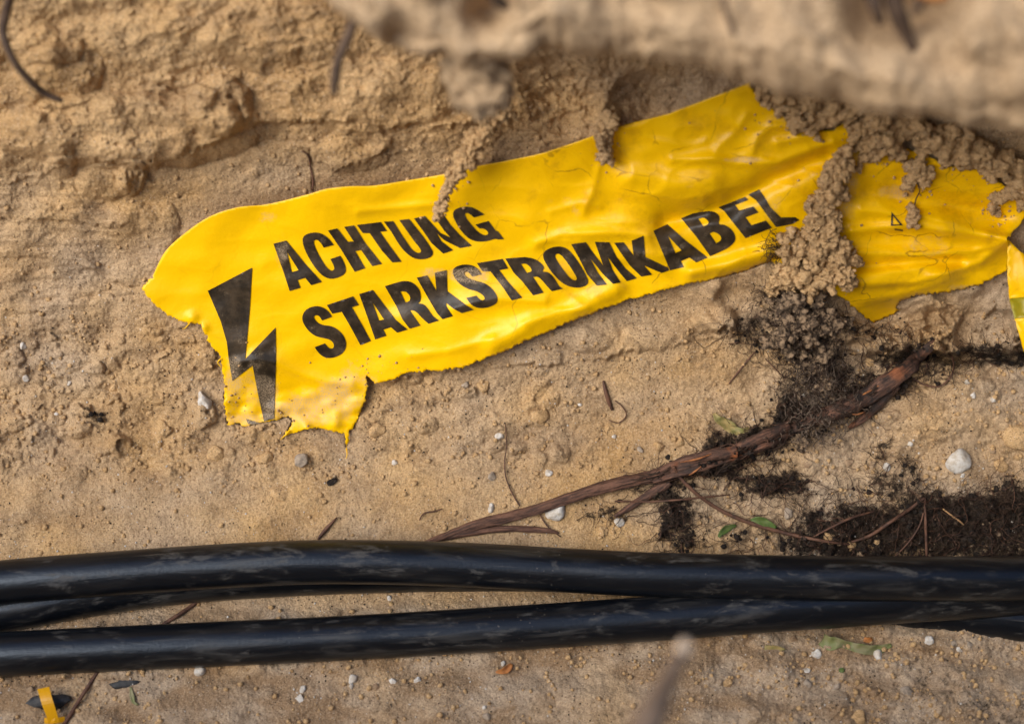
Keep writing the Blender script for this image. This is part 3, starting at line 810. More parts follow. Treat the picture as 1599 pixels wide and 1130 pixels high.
r1, r2, r3, r4, r5, r6, r7 = (420,300), (590,300), (460,430), (640,380), (780,350), (920,310), (1060,270)
s = 1
PRINT = [
 ('A', r1, [[(48,568),(190,533),(395,785),(582,990),(465,1025),(398,945),(315,970),(345,1055),(228,1090),(160,880)], [(197,655),(325,860),(250,882)]]),
 ('C', r1, [[(712,582),(650,500,s),(560,445,s),(460,446,s),(385,478,s),(364,530,s),(395,640,s),(470,780,s),(560,900,s),(650,957,s),(740,950,s),(830,908,s),(852,850,s),(820,760,s),(785,700),
            (675,738),(705,790,s),(724,840,s),(702,870,s),(650,850,s),(590,765,s),(520,640,s),(490,560,s),(500,526,s),(540,528,s),(580,570,s),(602,613)]]),
 ('H', r1, [[(650,423),(752,400),(868,548),(932,542),(828,383),(938,367),(1060,560),(1245,792),(1138,815),(1015,638),(950,650),(1060,838),(945,878),(800,640)]]),
 ('T', r1, [[(968,362),(1232,330),(1300,430),(1225,437),(1330,590),(1462,768),(1360,775),(1240,640),(1110,452),(1035,452)]]),
 ('U', r2, [[(65,325),(170,320),(270,480),(350,600,s),(400,655,s),(450,675,s),(482,655,s),(460,612,s),(400,540),(235,308),(345,297),(500,490),(590,620,s),(612,680,s),(572,726,s),(470,744,s),(390,728,s),(310,670,s),(240,590,s),(150,440)]]),
 ('N', r2, [[(397,290),(518,263),(690,450),(800,500),(735,430),(610,255),(715,235),(800,360),(900,470),(1035,592),(905,617),(800,565,s),(720,525,s),(640,440),(700,540),(830,640),(720,678),(590,560),(500,430)]]),
 ('G', r2, [[(1175,248),(1100,195,s),(1020,160,s),(930,162,s),(850,188,s),(823,235,s),(845,310,s),(910,420,s),(1000,515,s),(1090,548,s),(1200,542,s),(1290,515),(1325,522),(1390,520),(1322,430),(1300,428),(1220,318),(1075,358),
            (1120,402),(1170,400,s),(1218,440,s),(1212,472,s),(1160,477,s),(1080,420,s),(990,310,s),(955,255,s),(963,228,s),(1005,233,s),(1060,280)]]),
 ('S', r3, [[(412,455),(370,390,s),(300,345,s),(220,335,s),(130,368,s),(82,440,s),(90,520,s),(150,610,s),(230,672,s),(330,692,s),(400,710,s),(437,760,s),(427,802,s),(390,808,s),(355,780,s),(333,748),(220,790),(260,850,s),(320,902,s),(400,914,s),(490,884,s),(552,832,s),(572,750,s),(540,660,s),(470,590,s),(400,555,s),(310,548,s),(250,520,s),(210,470,s),(218,438,s),(260,438,s),(285,465,s),(302,497)]]),
 ('T', r3, [[(355,327),(645,230),(707,325),(630,350),(735,530),(840,722),(725,768),(630,590),(520,400),(415,422)]]),
 ('A', r3, [[(712,205),(862,160),(1000,340),(1115,490),(1245,597),(1130,630),(1060,570),(978,597),(1010,665),(888,705),(800,450)], [(855,290),(985,485),(930,497)]]),
 ('R', r4, [[(-276,471),(-151,433),(-71,411,s),(19,421,s),(99,493,s),(124,583,s),(112,642,s),(88,662),(150,665,s),(200,720,s),(250,800,s),(320,850),(205,885),(130,820,s),(70,750,s),(20,735,s),(0,740),(114,905),(-3,940),(-80,840),(-150,690)], [(-106,531),(-46,526,s),(6,583,s),(0,635,s),(-49,651)]]),
 ('K', r4, [[(75,378),(190,352),(293,525),(275,325),(405,293),(412,525),(620,680),(702,732),(570,768),(480,720),(400,655),(400,690),(472,802),(360,835),(300,770),(200,600)]]),
 ('S', r4, [[(790,342),(750,280,s),(690,240,s),(600,229,s),(510,252,s),(465,300,s),(490,380,s),(560,460,s),(650,507,s),(740,527,s),(810,572,s),(830,612,s),(800,630,s),(760,610,s),(733,575),(620,600),(670,672,s),(730,708,s),(810,716,s),(900,694,s),(964,652,s),(964,580,s),(910,500,s),(830,438,s),(730,412,s),(650,388,s),(598,345,s),(603,313,s),(645,313,s),(685,365)]]),
 ('T', r4, [[(738,218),(1022,170),(1083,278),(985,295),(1080,420),(1238,598),(1122,628),(1030,490),(890,310),(800,308)]]),
 ('R', r5, [[(62,378),(280,362),(380,378,s),(462,430,s),(494,480,s),(470,522),(540,528,s),(602,590,s),(650,680,s),(698,712),(575,738),(520,680,s),(450,595,s),(410,576,s),(370,582),(485,755),(370,783),(250,630),(160,540)], [(237,440),(290,430,s),(347,480,s),(357,522,s),(300,537)]]),
 ('O', r5, [[(700,248,s),(610,246,s),(510,283,s),(472,340,s),(500,420,s),(580,540,s),(690,652,s),(800,699,s),(900,699,s),(973,667,s),(978,610,s),(920,500,s),(850,388,s),(770,288,s)], [(640,320,s),(690,348,s),(760,440,s),(830,550,s),(858,605,s),(832,624,s),(780,602,s),(700,500,s),(630,400,s),(606,343,s)]]),
 ('M', r6, [[(-198,504),(-38,482),(60,620),(155,740),(62,478),(220,482),(300,640),(400,770),(525,878),(415,910),(330,810),(205,645),(260,790),(348,925),(262,940),(150,830),(12,660),(90,810),(195,948),(85,960),(-20,840),(-110,660)]]),
 ('K', r6, [[(275,487),(380,483),(490,630),(468,465),(600,410),(618,645),(740,700),(872,764),(880,792),(800,820),(700,780),(612,740),(615,750),(695,840),(575,860),(450,740),(350,600)]]),
 ('A', r6, [[(708,355),(862,283),(1060,460),(1305,650),(1180,705),(1105,650),(1010,690),(1042,755),(892,792),(820,620)], [(868,410),(1018,572),(950,602)]]),
 ('B', r7, [[(25,500),(150,448),(330,416,s),(420,438,s),(457,500,s),(430,568,s),(500,568,s),(582,620,s),(628,700,s),(612,772,s),(520,842,s),(345,918),(190,700)], [(215,508),(270,488,s),(327,530,s),(327,567,s),(270,588)], [(340,668),(390,646,s),(462,690,s),(470,742,s),(410,775)]]),
 ('E', r7, [[(435,380),(730,265),(768,298),(620,355),(665,415),(820,370),(878,437),(735,490),(800,577),(960,525),(1025,605),(735,720),(600,550),(500,420)]]),
 ('L', r7, [[(765,240),(885,183),(940,260),(1010,380),(1125,492),(1280,488),(1330,520),(1250,565),(1072,598),(960,450),(850,300)]]),
]
BS = 605 / 150.0
BOLT = [[(58,218),(337,72),(322,330),(305,520),(293,648),(485,448),(487,660),(476,1022),(412,1040),(375,870),(340,687),(213,785),(190,650),(178,540),(140,410)],
        [(298,1022),(392,1052),(330,1058),(312,1056)]]
def print_on(name, loops, mat_=m_ink, step=3.4, lift=0.0007, parent=tape):
    loops = [resample(lp, 4.0) for lp in loops]
    v, f = cdt_fill(loops, step)
    return add(name, ray(v[:, 0], v[:, 1], tape_w(v[:, 0], v[:, 1]) + lift), f.astype(int), mat_, parent=parent,
               attrs={'dust': (np.maximum(dust_of(v[:, 0], v[:, 1]) * 1.15, 0.33), 'FLOAT'), 'crack': (crack_of(v[:, 0], v[:, 1]), 'FLOAT')})
for ch, off, lps in PRINT:
    print_on('letter_' + ch.lower(), [soften(tr(off, lp)) for lp in lps], parent=tape)
print_on('lightning_symbol', [soften(tr((310, 400), BOLT[0], BS))])
print_on('symbol_fragment', [soften(tr((310, 400), BOLT[1], BS))])
print_on('recycling_mark', [[(1391,353),(1392,331),(1410,352)], [(1394,350.5),(1394.5,337),(1405,350.5)]], step=3)
print_on('fine_print', [[(1397,357),(1410,359),(1410,361.5),(1397,359.5)]], step=3)

# the tape's far end turns down at the right edge of the picture and shows a green band
EX = [(1573,372),(1590,390),(1605,402),(1640,420),(1690,450),(1690,640),(1640,600),(1612,568),(1599,549),(1587,507),(1576,468),(1573,430)]
eo = resample(EX, 3.0); en = np.arange(len(eo)); eo = eo + np.stack([0.8 * fbm(en / 3, en * 0, 13, 2), 0.8 * fbm(en / 3, en * 0, 14, 2)], 1)
def end_w(x, y): return macro(x, y * 0 + 372) + 0.016 + 0.00012 * (x - 1573) + 0.006 * perlin(x / 30, y / 70, 15) + 0.012 * sst(380, 560, y)
gband = lambda x, y: 466 - 0.12 * (x - 1576)
for nm, m_, lo, hi in (('tape_end_upper', m_film, -1e9, 0.0), ('green_band', m_film2, 0.0, 33.0), ('tape_end_lower', m_film, 33.0, 1e9)):
    poly = [tuple(p) for p in eo]
    def clip(poly, sgn, c):
        out = []
        for i in range(len(poly)):
            a = poly[i - 1]; b_ = poly[i]
            da = sgn * (a[1] - gband(a[0], a[1]) - c); db = sgn * (b_[1] - gband(b_[0], b_[1]) - c)
            if da * db < 0:
                t = da / (da - db); out.append((a[0] + (b_[0] - a[0]) * t, a[1] + (b_[1] - a[1]) * t))
            if db >= 0: out.append(b_)
        return out
    if lo > -1e8: poly = clip(poly, 1, lo)
    if hi < 1e8: poly = clip(poly, -1, hi)
    v, f = cdt_fill([poly], 5)
    oo = add(nm, ray(v[:, 0], v[:, 1], end_w(v[:, 0], v[:, 1])), f.astype(int), m_, parent=tape,
             attrs={'dust': (v[:, 0] * 0 + 0.15, 'FLOAT'), 'crack': (v[:, 0] * 0 + 0.5, 'FLOAT')})
    sm_ = oo.modifiers.new('thickness', 'SOLIDIFY'); sm_.thickness = 0.00012; sm_.offset = -1
# frayed threads along the tear
for k, pts in enumerate(([(297,503),(293,508),(288,513),(285,513)], [(345,560),(340,566),(346,574)], [(541,700),(542,709),(540,716)], [(452,672),(446,679),(438,686)])):
    P = np.array([ray(p[0], p[1], tape_w(np.array([float(p[0])]), np.array([float(p[1])]))[0] + 0.0015 + 0.0006 * i) for i, p in enumerate(pts)])
    P = catmull(P, 0.0008)
    V, F, uv_ = tube(P, np.linspace(0.0006, 0.0002, len(P)), 6)
    add('frayed_thread', V, F, m_film, parent=tape, attrs={'dust': (np.zeros(len(V)), 'FLOAT'), 'crack': (np.zeros(len(V)), 'FLOAT')})

# ------------------------------------------------------------------ cables
RC = 33 * PXM
def cable(name, pts, label, lift):
    pts = sorted(pts)
    xs = np.arange(pts[0][0], pts[-1][0], 12.0)
    P0 = catmull(np.array([(p[0], p[1], 0) for p in pts], float), 20)
    ys = np.interp(xs, P0[:, 0], P0[:, 1])
    k = np.hanning(15); k /= k.sum()
    ys = np.convolve(np.pad(ys, 7, mode='edge'), k, 'valid')
    gm = macro(xs, ys)
    ws = np.interp(xs, [l[0] for l in lift], [l[1] for l in lift])
    ws = np.convolve(np.pad(ws, 7, mode='edge'), k, 'valid')
    P = ray(xs, ys, gm + ws)
    V, F, uv_ = tube(P, RC * 1.0, 40)
    uv_ = uv_ + np.array((lift[1][1] * 900 + len(pts) * 3.7, 0, 0))
    return add(name, V, F, m_cable, label, 'cable', 'black power cables lying along the trench floor', attrs={'cuv': (uv_, 'FLOAT_VECTOR')})
K1 = RC
cable('power_cable', [(-1200,1010),(-600,975),(-300,945),(0,909),(150,897),(300,886),(450,878),(540,876.5),(700,880),(850,888),(1000,896),(1150,900),(1300,903),(1450,903),(1599,903),(1900,900),(2600,890)],
      'uppermost black power cable, running along the dark soil and root tip', [(-1200,K1*1.6),(0,K1*2.1),(540,K1*2.3),(900,K1*2.2),(1100,K1*2.5),(1340,K1*3.0),(1599,K1*2.75),(2600,K1*2)])
cable('power_cable', [(-1200,1080),(-600,1050),(0,1021),(270,1008),(540,995.5),(800,980),(1040,964),(1200,952),(1333,943),(1450,935),(1599,928),(1900,915),(2600,930)],
      'lower black power cable, the one in front that crosses the whole picture', [(-1200,K1*.8),(0,K1*0.78),(600,K1*.8),(900,K1*1.0),(1200,K1*1.5),(1340,K1*1.6),(1450,K1*1.4),(1599,K1*1.05),(2600,K1*.8)])
cable('power_cable', [(-1200,1120),(-600,1035),(-200,976),(0,952),(100,935),(180,922),(310,906),(540,893),(850,890),(1040,902),(1200,922),(1340,941),(1470,955),(1599,969),(1900,1000),(2600,1060)],
      'lowest black power cable, mostly hidden, showing at both picture edges only', [(-1200,K1*.6),(0,K1*0.6),(540,K1*0.45),(900,K1*.2),(1340,K1*-0.25),(1599,K1*0.1),(2600,K1*.6)])

# ------------------------------------------------------------------ clods and crumbly masses
def mass(name, spots, base, mat_, label=None, cat=None, group=None, seed=0, voxel=0.0011, amp=1.0, parent=None, kind=None):
    """lumpy aggregate: balls (px, py, r in px, rise above base in px) fused by voxel remesh, then roughened"""
    r = np.random.default_rng(seed)
    Vs = []; Fs = []; k = 0
    for sp in spots:
        x, y, rad = sp[:3]; up = sp[3] if len(sp) > 3 else rad * 0.5
        w0 = base(x, y) + up * PXM
        V, F = stone_shape(3, int(r.integers(1e6)), 0.42, 0.9, facets=6)
        Vs.append(to_world(V, x, y, w0, rad * PXM * (DIST / (DIST - w0)) ** 0)); Fs.append(F + k); k += len(V)
        nq = int(7 + rad / 1.5)
        for q in range(nq):
            d = r.normal(size=3); d /= np.linalg.norm(d); d[2] = abs(d[2]) * 0.9
            c = d * rad * r.uniform(0.7, 1.02)
            V, F = stone_shape(2, int(r.integers(1e6)), 0.45, 0.9, facets=5)
            rr = rad * (r.uniform(0.30, 0.52) if q < 4 else r.uniform(0.07, 0.20))
            Vs.append(to_world(V * rr + c, x, y, w0, PXM)); Fs.append(F + k); k += len(V)
    me = mesh_np('tmp', np.concatenate(Vs), np.concatenate(Fs), None)
    o = bpy.data.objects.new('tmp', me); C.objects.link(o)
    rm = o.modifiers.new('r', 'REMESH'); rm.mode = 'VOXEL'; rm.voxel_size = voxel
    dg = bpy.context.evaluated_depsgraph_get()
    ev = o.evaluated_get(dg); em = ev.to_mesh()
    V = np.empty(len(em.vertices) * 3); em.vertices.foreach_get('co', V); V = V.reshape(-1, 3)
    N = np.empty(len(em.vertices) * 3); em.vertices.foreach_get('normal', N); N = N.reshape(-1, 3)
    F = [tuple(p.vertices) for p in em.polygons]
    ev.to_mesh_clear(); bpy.data.objects.remove(o); bpy.data.meshes.remove(me)
    d = 0.0022 * noise3(V * 210, seed) + 0.0019 * (np.abs(noise3(V * 360, seed + 4)) * -2 + 0.7) + 0.0012 * noise3(V * 620, seed + 1) + 0.0010 * noise3(V * 1150, seed + 2)
    V = V + N * (amp * d)[:, None]
    return add(name, V, F, mat_, label, cat, group, kind, parent)

gws = lambda x, y: float(gw(x, y)[0])
tws = lambda x, y: float(tape_w(np.array([float(x)]), np.array([float(y)]))[0])

def big(l, f, g_=1.5): return [(a[0], a[1], a[2] * f, a[3] * g_) for a in l]
o_main = empty('hanging_clod', ray(1270, 520, gws(1270, 520)), 'long crumbly sand and root clod hanging over the tape behind the last letter', 'clod')
mass('sand_crumb_mass', big([(1322,245,14,14),(1310,262,14,16),(1296,284,17,18),(1303,304,16,20),(1282,318,15,20),(1275,340,15,20),(1296,344,14,22),(1263,356,11,18),(1285,368,19,24),(1313,384,15,24),
      (1242,385,11,16),(1268,398,20,26),(1303,408,20,28),(1330,404,11,22),(1340,411,6,20),(1228,408,9,14),(1248,425,15,24),(1288,432,18,30),(1316,430,14,26),(1324,446,8,22),(1232,440,14,26),(1265,450,14,30),(1218,420,9,16),(1212,440,10,18),(1205,455,9,16)] + [(np.interp(t_, [0, .35, .7, 1], [1318, 1290, 1275, 1270]) + random.gauss(0, 10 + 22 * t_), 250 + 205 * t_, random.uniform(3.5, 9), random.uniform(14, 30)) for t_ in np.linspace(0.02, 1, 44)], 1.06),
     tws, m_clod, seed=3, parent=o_main, voxel=0.0009, amp=1.35)
mass('rooty_soil_mass', [(1215,462,14,20),(1245,470,16,30),(1275,470,13,26),(1222,488,16,26),(1256,498,17,30),(1285,492,14,24),(1200,500,14,14),(1234,515,18,26),(1268,520,18,28),(1296,508,15,22),(1318,500,13,10),
      (1210,530,15,14),(1245,545,16,22),(1280,545,15,22),(1302,535,12,16),(1262,568,13,20),(1288,575,11,20),(1290,598,10,20),(1296,620,9,18),(1300,640,8,14),(1285,655,9,10),(1270,672,10,8),(1250,690,10,6)],
     gws, m_humus_mix, seed=5, parent=o_main, amp=1.7)

mass('sand_clod', [(1200,155,13,14),(1222,168,12,14),(1248,178,20,18),(1273,182,18,20),(1240,200,9,12),(1264,203,12,16),(1292,186,14,18),(1300,168,18,20),(1225,150,18,20),(1260,155,20,22),(1276,218,5,10),(1190,142,12,14)],
     tws, m_clod, 'rough sand clod hanging over the tape just right of its upper corner', 'clod', 'sand clods over the tape edge', seed=11)
mass('sand_clod', [(1338,200,16,18),(1355,190,20,22),(1366,214,20,22),(1346,226,14,16),(1386,224,18,20),(1400,242,12,14),(1408,252,6,10),(1362,240,12,14),(1388,200,16,20),(1350,245,8,12),(1340,262,7,10),(1330,170,20,20),(1370,180,20,24)],
     tws, m_clod, 'two-lobed sand clod above the hanging crumb column, under the ledge', 'clod', 'sand clods over the tape edge', seed=12)
mass('sand_clod', [(1420,200,22,20),(1445,215,20,20),(1470,222,22,22),(1500,232,22,22),(1530,242,22,22),(1560,256,20,22),(1590,272,20,22),(1480,248,12,14),(1515,250,14,14),(1545,272,12,14),(1585,295,14,16),(1620,290,24,22),(1440,238,8,8),(1596,318,12,12)],
     tws, m_clod, 'long bank of sand covering the upper edge of the tape at far right', 'clod', 'sand clods over the tape edge', seed=13, voxel=0.0013)
mass('sand_clod', [(1432,262,13,14),(1444,272,12,14),(1424,278,10,14),(1418,290,7,12),(1440,285,9,12),(1413,303,4,10)],
     tws, m_clod, 'small sand lump on the tape with a thin root hanging below', 'clod', seed=14)
mass('sand_clod', [(1421,327,7,8),(1426,336,8,10),(1424,348,8,9),(1431,352,5,8)], tws, m_clod, 'tiny sand crumb stuck to the tape beside the printed triangle', 'clod', seed=15, voxel=0.0008, amp=0.7)
mass('sand_clod', [(1568,305,9,10),(1556,312,9,12),(1551,324,8,12),(1556,334,6,9),(1580,303,9,10)], tws, m_clod, 'hook-shaped sand crumb at the far right end of the tape', 'clod', seed=16, voxel=0.0009, amp=0.8)
mass('sand_clod', big([(952,186,10,8),(947,200,10,12),(943,215,10,16),(946,228,9,18),(944,240,8,18),(950,250,6,18),(955,258,3,18),(940,226,6,14)], 1.25, 1.2),
     tws, m_clod, 'short sandy lump hanging over the upper edge of the tape', 'clod', seed=17, voxel=0.0009)
mass('sandy_root', big([(782,168,12,14),(772,185,12,16),(760,200,11,20),(750,216,11,24),(740,234,12,28),(728,248,12,30),(716,260,9,32),(708,270,7.5,34),(703,284,6.5,36),(699,297,6,38),(694,309,6.5,40),(689,320,6.5,42),(684,331,6.5,44),(680,341,4.5,46),(735,222,7,20),(800,182,6,16),(790,188,6,16)], 1.35, 1.3),
     tws, m_clod, 'sand-caked root tip dangling in front of the upper word on the tape', 'root', seed=18, voxel=0.0008, amp=0.75)
thr = catmull(np.array([ray(p[0], p[1], tws(p[0], p[1]) + 0.006) for p in ((1432,285),(1436,298),(1430,312),(1427,330))]), 0.001)
V, F, _u = tube(thr, 0.0005, 5); add('thin_root', V, F, m_rootlet, 'hair-thin root holding the tiny crumb beside the printed triangle', 'root')
# blurred clod that hangs from the ledge
mass('ledge_clod', [(745,122,34,0),(722,116,25,6),(768,112,25,6),(746,142,27,4),(760,138,24,0),(735,88,28,0),(765,85,24,0)], lambda x, y: 0.315, m_ledge,
     'round sand clod hanging out of focus from the ledge above the dangling root', 'clod', seed=21, voxel=0.0022, amp=1.4)

# ------------------------------------------------------------------ roots
def px_tube(pts, sides, step=0.002, rough=0.12, rscale=150, seed=0, ridge=0.0, base=gws):
    """pts: (px, py, radius px, lift px)"""
    A = np.array([np.append(ray(p[0], p[1], base(p[0], p[1]) + p[3] * PXM), p[2] * PXM) for p in pts])
    Q = catmull(A, step)
    return tube(Q[:, :3], np.maximum(Q[:, 3], 0.0001), sides, rough, rscale, seed, ridge)

root = empty('tree_root', ray(1010, 745, gws(1010, 745)), 'thick reddish brown root slanting from the undercut down to the cables', 'root')
mainp = [(1462,530,5,-14),(1446,546,7,4),(1432,558,9,16),(1415,575,12,18),(1385,597,14,18),(1350,620,14,16),(1310,640,13,14),(1270,655,10,14),(1235,672,10,14),(1200,690,9,12),(1160,705,9,10),(1120,717,10,10),(1080,728,11,10),(1045,738,11,10),(1012,746,9.5,10),(970,754,9.5,10),(925,766,9,9),(880,781,8.5,8),(835,796,8,8),(790,808,8,7),(750,818,7.5,7),(715,829,6,6),(690,838,4.5,5),(668,846,3,3)]
V, F, uv_ = px_tube(mainp, 28, rough=0.17, rscale=95, seed=31, ridge=1.5)
cxp = (V - O0) @ AX / PXM + CX
wound = np.exp(-((cxp - 1060) / 60) ** 2) + 0.7 * np.exp(-((cxp - 1370) / 40) ** 2) + 0.4 * np.exp(-((cxp - 1180) / 50) ** 2)
mroot = add('main_root', V, F, m_bark, parent=root, attrs={'cuv': (uv_, 'FLOAT_VECTOR'), 'wound': (wound, 'FLOAT'), 'dark': (sst(1000, 1120, cxp) * 0.95 + 0.1, 'FLOAT')})
def side_root(pts, sides=12, seed=0, dark=0.3, nm='side_root', wd=0.0):
    V, F, uv_ = px_tube(pts, sides, rough=0.18, rscale=160, seed=seed, ridge=0.8)
    n = len(V)
    return add(nm, V, F, m_bark, parent=root, attrs={'cuv': (uv_, 'FLOAT_VECTOR'), 'wound': (np.full(n, wd), 'FLOAT'), 'dark': (np.full(n, dark), 'FLOAT')})
side_root([(664,846,2.5,3),(700,838,4.5,5),(730,832,5,5),(765,827,5,5),(800,825,5,5),(835,827,5,5),(860,829,3.5,4),(872,832,1.5,2)], 14, 41, 0.1)
side_root([(1045,750,9,8),(1025,765,8,7),(1000,780,6,6),(975,797,4.5,5),(960,806,2.5,4)], 12, 42, 0.35, wd=0.5)
side_root([(1400,600,8,14),(1370,630,9,12),(1345,655,6,8),(1325,668,3,4)], 12, 43, 0.9, wd=.6)
side_root([(1150,705,9,16),(1100,712,8,20),(1060,722,7,20),(1030,735,5,17)], 12, 44, 0.5, wd=1.0)
side_root([(1230,665,8,18),(1200,678,9,20),(1170,690,8,20),(1140,703,5,16)], 12, 45, 0.9)
for k, (a, b_, c) in enumerate((((1375,600),(1355,612),(1338,620)),((1120,705),(1090,716),(1060,722)),((1095,728),(1078,740),(1065,738)),((1350,643),(1338,647),(1330,646)))):
    V, F, uv_ = px_tube([(a[0],a[1],0.8,27),(b_[0],b_[1],1.7,29),(c[0],c[1],0.6,25)], 6, seed=50 + k)
    sp_ = add('bark_splinter', V, F, m_splint, parent=root); sp_.parent = mroot

# loose bark fibres and clinging soil along the thick part of the root
def along(seed, n, xr):
    r = np.random.default_rng(seed); parts = []
    mp = np.array(mainp)[::-1]
    for q in range(n):
        x = r.uniform(*xr); L = r.uniform(14, 75); o1, o2 = r.normal(0, 9, 2); l1, l2 = r.uniform(4, 26, 2)
        xs_ = np.linspace(x, x - L, 7); ys_ = np.interp(xs_, mp[:, 0], mp[:, 1]) + np.linspace(o1, o2, 7) + np.cumsum(r.normal(0, 1.6, 7))
        w_ = gw(xs_, ys_) + (np.linspace(l1, l2, 7) + r.normal(0, 1.2, 7)) * PXM
        V, F, _ = tube(ray(xs_, ys_, w_), np.linspace(1, 0.5, 7) * r.uniform(0.5, 1.5) * PXM, 4); parts.append((V, F))
    return merge(parts)
V, F = along(51, 190, (1010, 1430)); add('bark_fibres', V, F, m_hair, parent=root, kind='stuff')
V, F = along(52, 70, (1010, 1430)); add('red_bark_fibres', V, F, m_rootlet, parent=root, kind='stuff')

def clinging(seed, n):
    r = np.random.default_rng(seed); Vs = []; Fs = []; k0 = 0
    mp = np.array(mainp)[::-1]
    sh = [stone_shape(1, 7000 + q, 0.5, 0.85) for q in range(12)]
    for q in range(n):
        x = r.choice([r.normal(1170, 45), r.normal(1110, 40), r.normal(1330, 35), r.normal(1400, 22), r.normal(1265, 30)])
        y = np.interp(x, mp[:, 0], mp[:, 1]) + r.normal(-2, 11); lift = max(0.0, 24 - abs(y - np.interp(x, mp[:, 0], mp[:, 1])) * 1.3) * r.uniform(0.6, 1.1)
        rad = (0.9 + 4.5 * r.uniform() ** 3) * PXM
        V, F = sh[q % 12]
        Vs.append(to_world(V, x, y, gws(x, y) + lift * PXM, rad)); Fs.append(F + k0); k0 += len(V)
    return np.concatenate(Vs), np.concatenate(Fs)
V, F = clinging(53, 620); add('clinging_soil', V, F, m_humus, parent=root, kind='stuff', smooth=False)

THIN = [
 ('short dark rootlet hanging on the sand just above the tape edge', [(472,236,1,3),(482,244,1.4,4),(485,262,1.3,4),(489,282,1.6,4),(487,297,1,4)]),
 ('long thin root arching from the thick root down to the cables on the right', [(1052,728,2.5,30),(1062,745,2.8,28),(1085,768,3,24),(1115,790,3,18),(1150,808,3.2,14),(1190,822,3.4,12),(1240,835,3,10),(1290,845,2.4,8),(1330,850,1.6,5)]),
 ('pale brown rootlet crossing level below the split of the thick root', [(960,782,1.3,12),(1010,783,1.5,14),(1060,780,1.6,16),(1110,775,1.5,16),(1140,772,1,12)]),
 ('straight root rising to the right across the dark soil', [(1330,846,1.8,8),(1360,835,2.6,14),(1390,815,2.8,16),(1420,795,2.8,16),(1443,777,2,12)]),
 ('upright thin root standing in the dark soil beside the cable', [(1447,868,2,6),(1446,840,2.2,16),(1445,810,2.2,18),(1444,778,1.8,12)]),
 ('fine curved root in dark soil left of the upright root', [(1398,868,1.2,6),(1420,845,1.3,12),(1436,820,1.3,16),(1442,800,1,16)]),
 ('short orange tipped root low in the dark soil', [(1270,838,1.4,10),(1300,822,1.8,12),(1330,808,2,12),(1365,798,1.4,10)]),
 ('wiry dark rootlet standing above the middle of the thick root', [(812,790,1.2,5),(800,770,1.2,6),(790,745,1.1,5),(788,720,1,5),(791,695,.9,4),(789,662,.7,3)]),
 ('thin root slanting across the trench floor at lower left', [(322,928,3,3),(300,945,3,4),(270,965,3,4),(215,1000,3,4),(165,1035,3,5),(135,1075,3,5),(108,1118,3,5),(80,1160,3,5)]),
 ('short curved rootlet lying on sand below the hanging soil', [(1138,599,.8,3),(1155,578,1.3,4),(1168,562,1.2,4),(1178,550,.8,3)]),
 ('looped thin root at the top of the thick root', [(1425,590,1.2,8),(1445,601,1.3,8),(1470,602,1.3,8),(1488,580,1.3,8),(1486,556,1.2,8),(1470,545,1,6)]),
 ('small dark twig on sand above the cables at left of centre', [(496,842,1.6,3),(507,828,3,4),(519,815,2,4),(526,807,.8,3)]),
 ('thin branched rootlet on sand right of the yellow leaf', [(1195,560,.8,6),(1210,575,1,8),(1225,590,.8,6)]),
 ('dark thin rootlet lying beside the white pebble near the cables', [(655,812,.9,3),(662,801,1.1,4),(678,798,1.1,4),(690,794,.7,3)]),
 ('wavy thread root below the fork of the thick root', [(842,800,1,4),(850,815,1.1,4),(862,828,1,4),(876,838,.7,3)]),
 ('fine root crossing the sand clod bank at far right', [(1480,205,.8,36),(1510,225,1.2,40),(1540,238,1.4,38),(1585,240,1.2,36)]),
 ('dark curled rootlet lying on sand below the middle of the tape', [(942,594,1.4,3),(945,608,3,4),(950,625,3.4,4),(956,640,2,3)]),
 ('tiny branched rootlet beside the dark curled rootlet', [(960,625,.8,3),(972,635,1,3),(978,648,1,3),(966,660,.8,3),(950,655,.6,2)]),
 ('pale straw stalk lying on the dark soil at right', [(1472,794,1.2,10),(1488,806,1.4,11),(1497,812,1.4,11),(1505,819,1,10)]),
]
for k, (lab, pts) in enumerate(THIN):
    V, F, uv_ = px_tube(pts, 8, step=0.0015, rough=0.12, rscale=300, seed=60 + k)
    add('thin_root' if 'straw' not in lab else 'straw_stalk', V, F, m_straw if 'straw' in lab else m_rootlet, lab, 'root' if 'straw' not in lab else 'straw', 'thin roots' if 'straw' not in lab else None)

# out-of-focus roots close to the lens
m_nroot = m_plain('dark_root_bark', (0.060, 0.036, 0.022), (0.10, 0.062, 0.038), 60, 0.8, 0.0008)
m_stick = m_plain('weathered_stick', (0.27, 0.18, 0.115), (0.20, 0.125, 0.075), 60, 0.8, 0.0008)
def near_root(nm, pts, label, m_=m_nroot, cat='root', sides=14, rough=0.15):
    A = np.array([np.append(ray(p[0], p[1], p[3]), p[2] * (DIST - p[3]) / FPX) for p in pts])
    Q = catmull(A, 0.003)
    V, F, uv_ = tube(Q[:, :3], Q[:, 3], sides, rough, 120, 77)
    return add(nm, V, F, m_, label, cat, 'roots sticking out near the lens')
near_root('root', [(560,10,10,.33),(545,55,9,.325),(530,90,8,.32),(523,125,8,.315),(521,148,5,.31)], 'blurred purple brown root hanging at the left end of the ledge')
near_root('root', [(22,-30,7,.22),(8,25,7,.235),(5,55,6,.24),(22,95,6,.235),(45,125,6,.225),(70,146,5,.215),(98,158,4,.21)], 'blurred bent root at the upper left corner')
near_root('root', [(1390,-30,16,.40),(1398,10,15,.395),(1412,45,12,.385),(1425,78,7,.378)], 'thick dark root sticking out of the ledge at upper right')
near_root('root', [(1352,-30,12,.40),(1366,5,11,.40),(1375,35,7,.39)], 'shorter dark root just left of the thick root in the ledge')
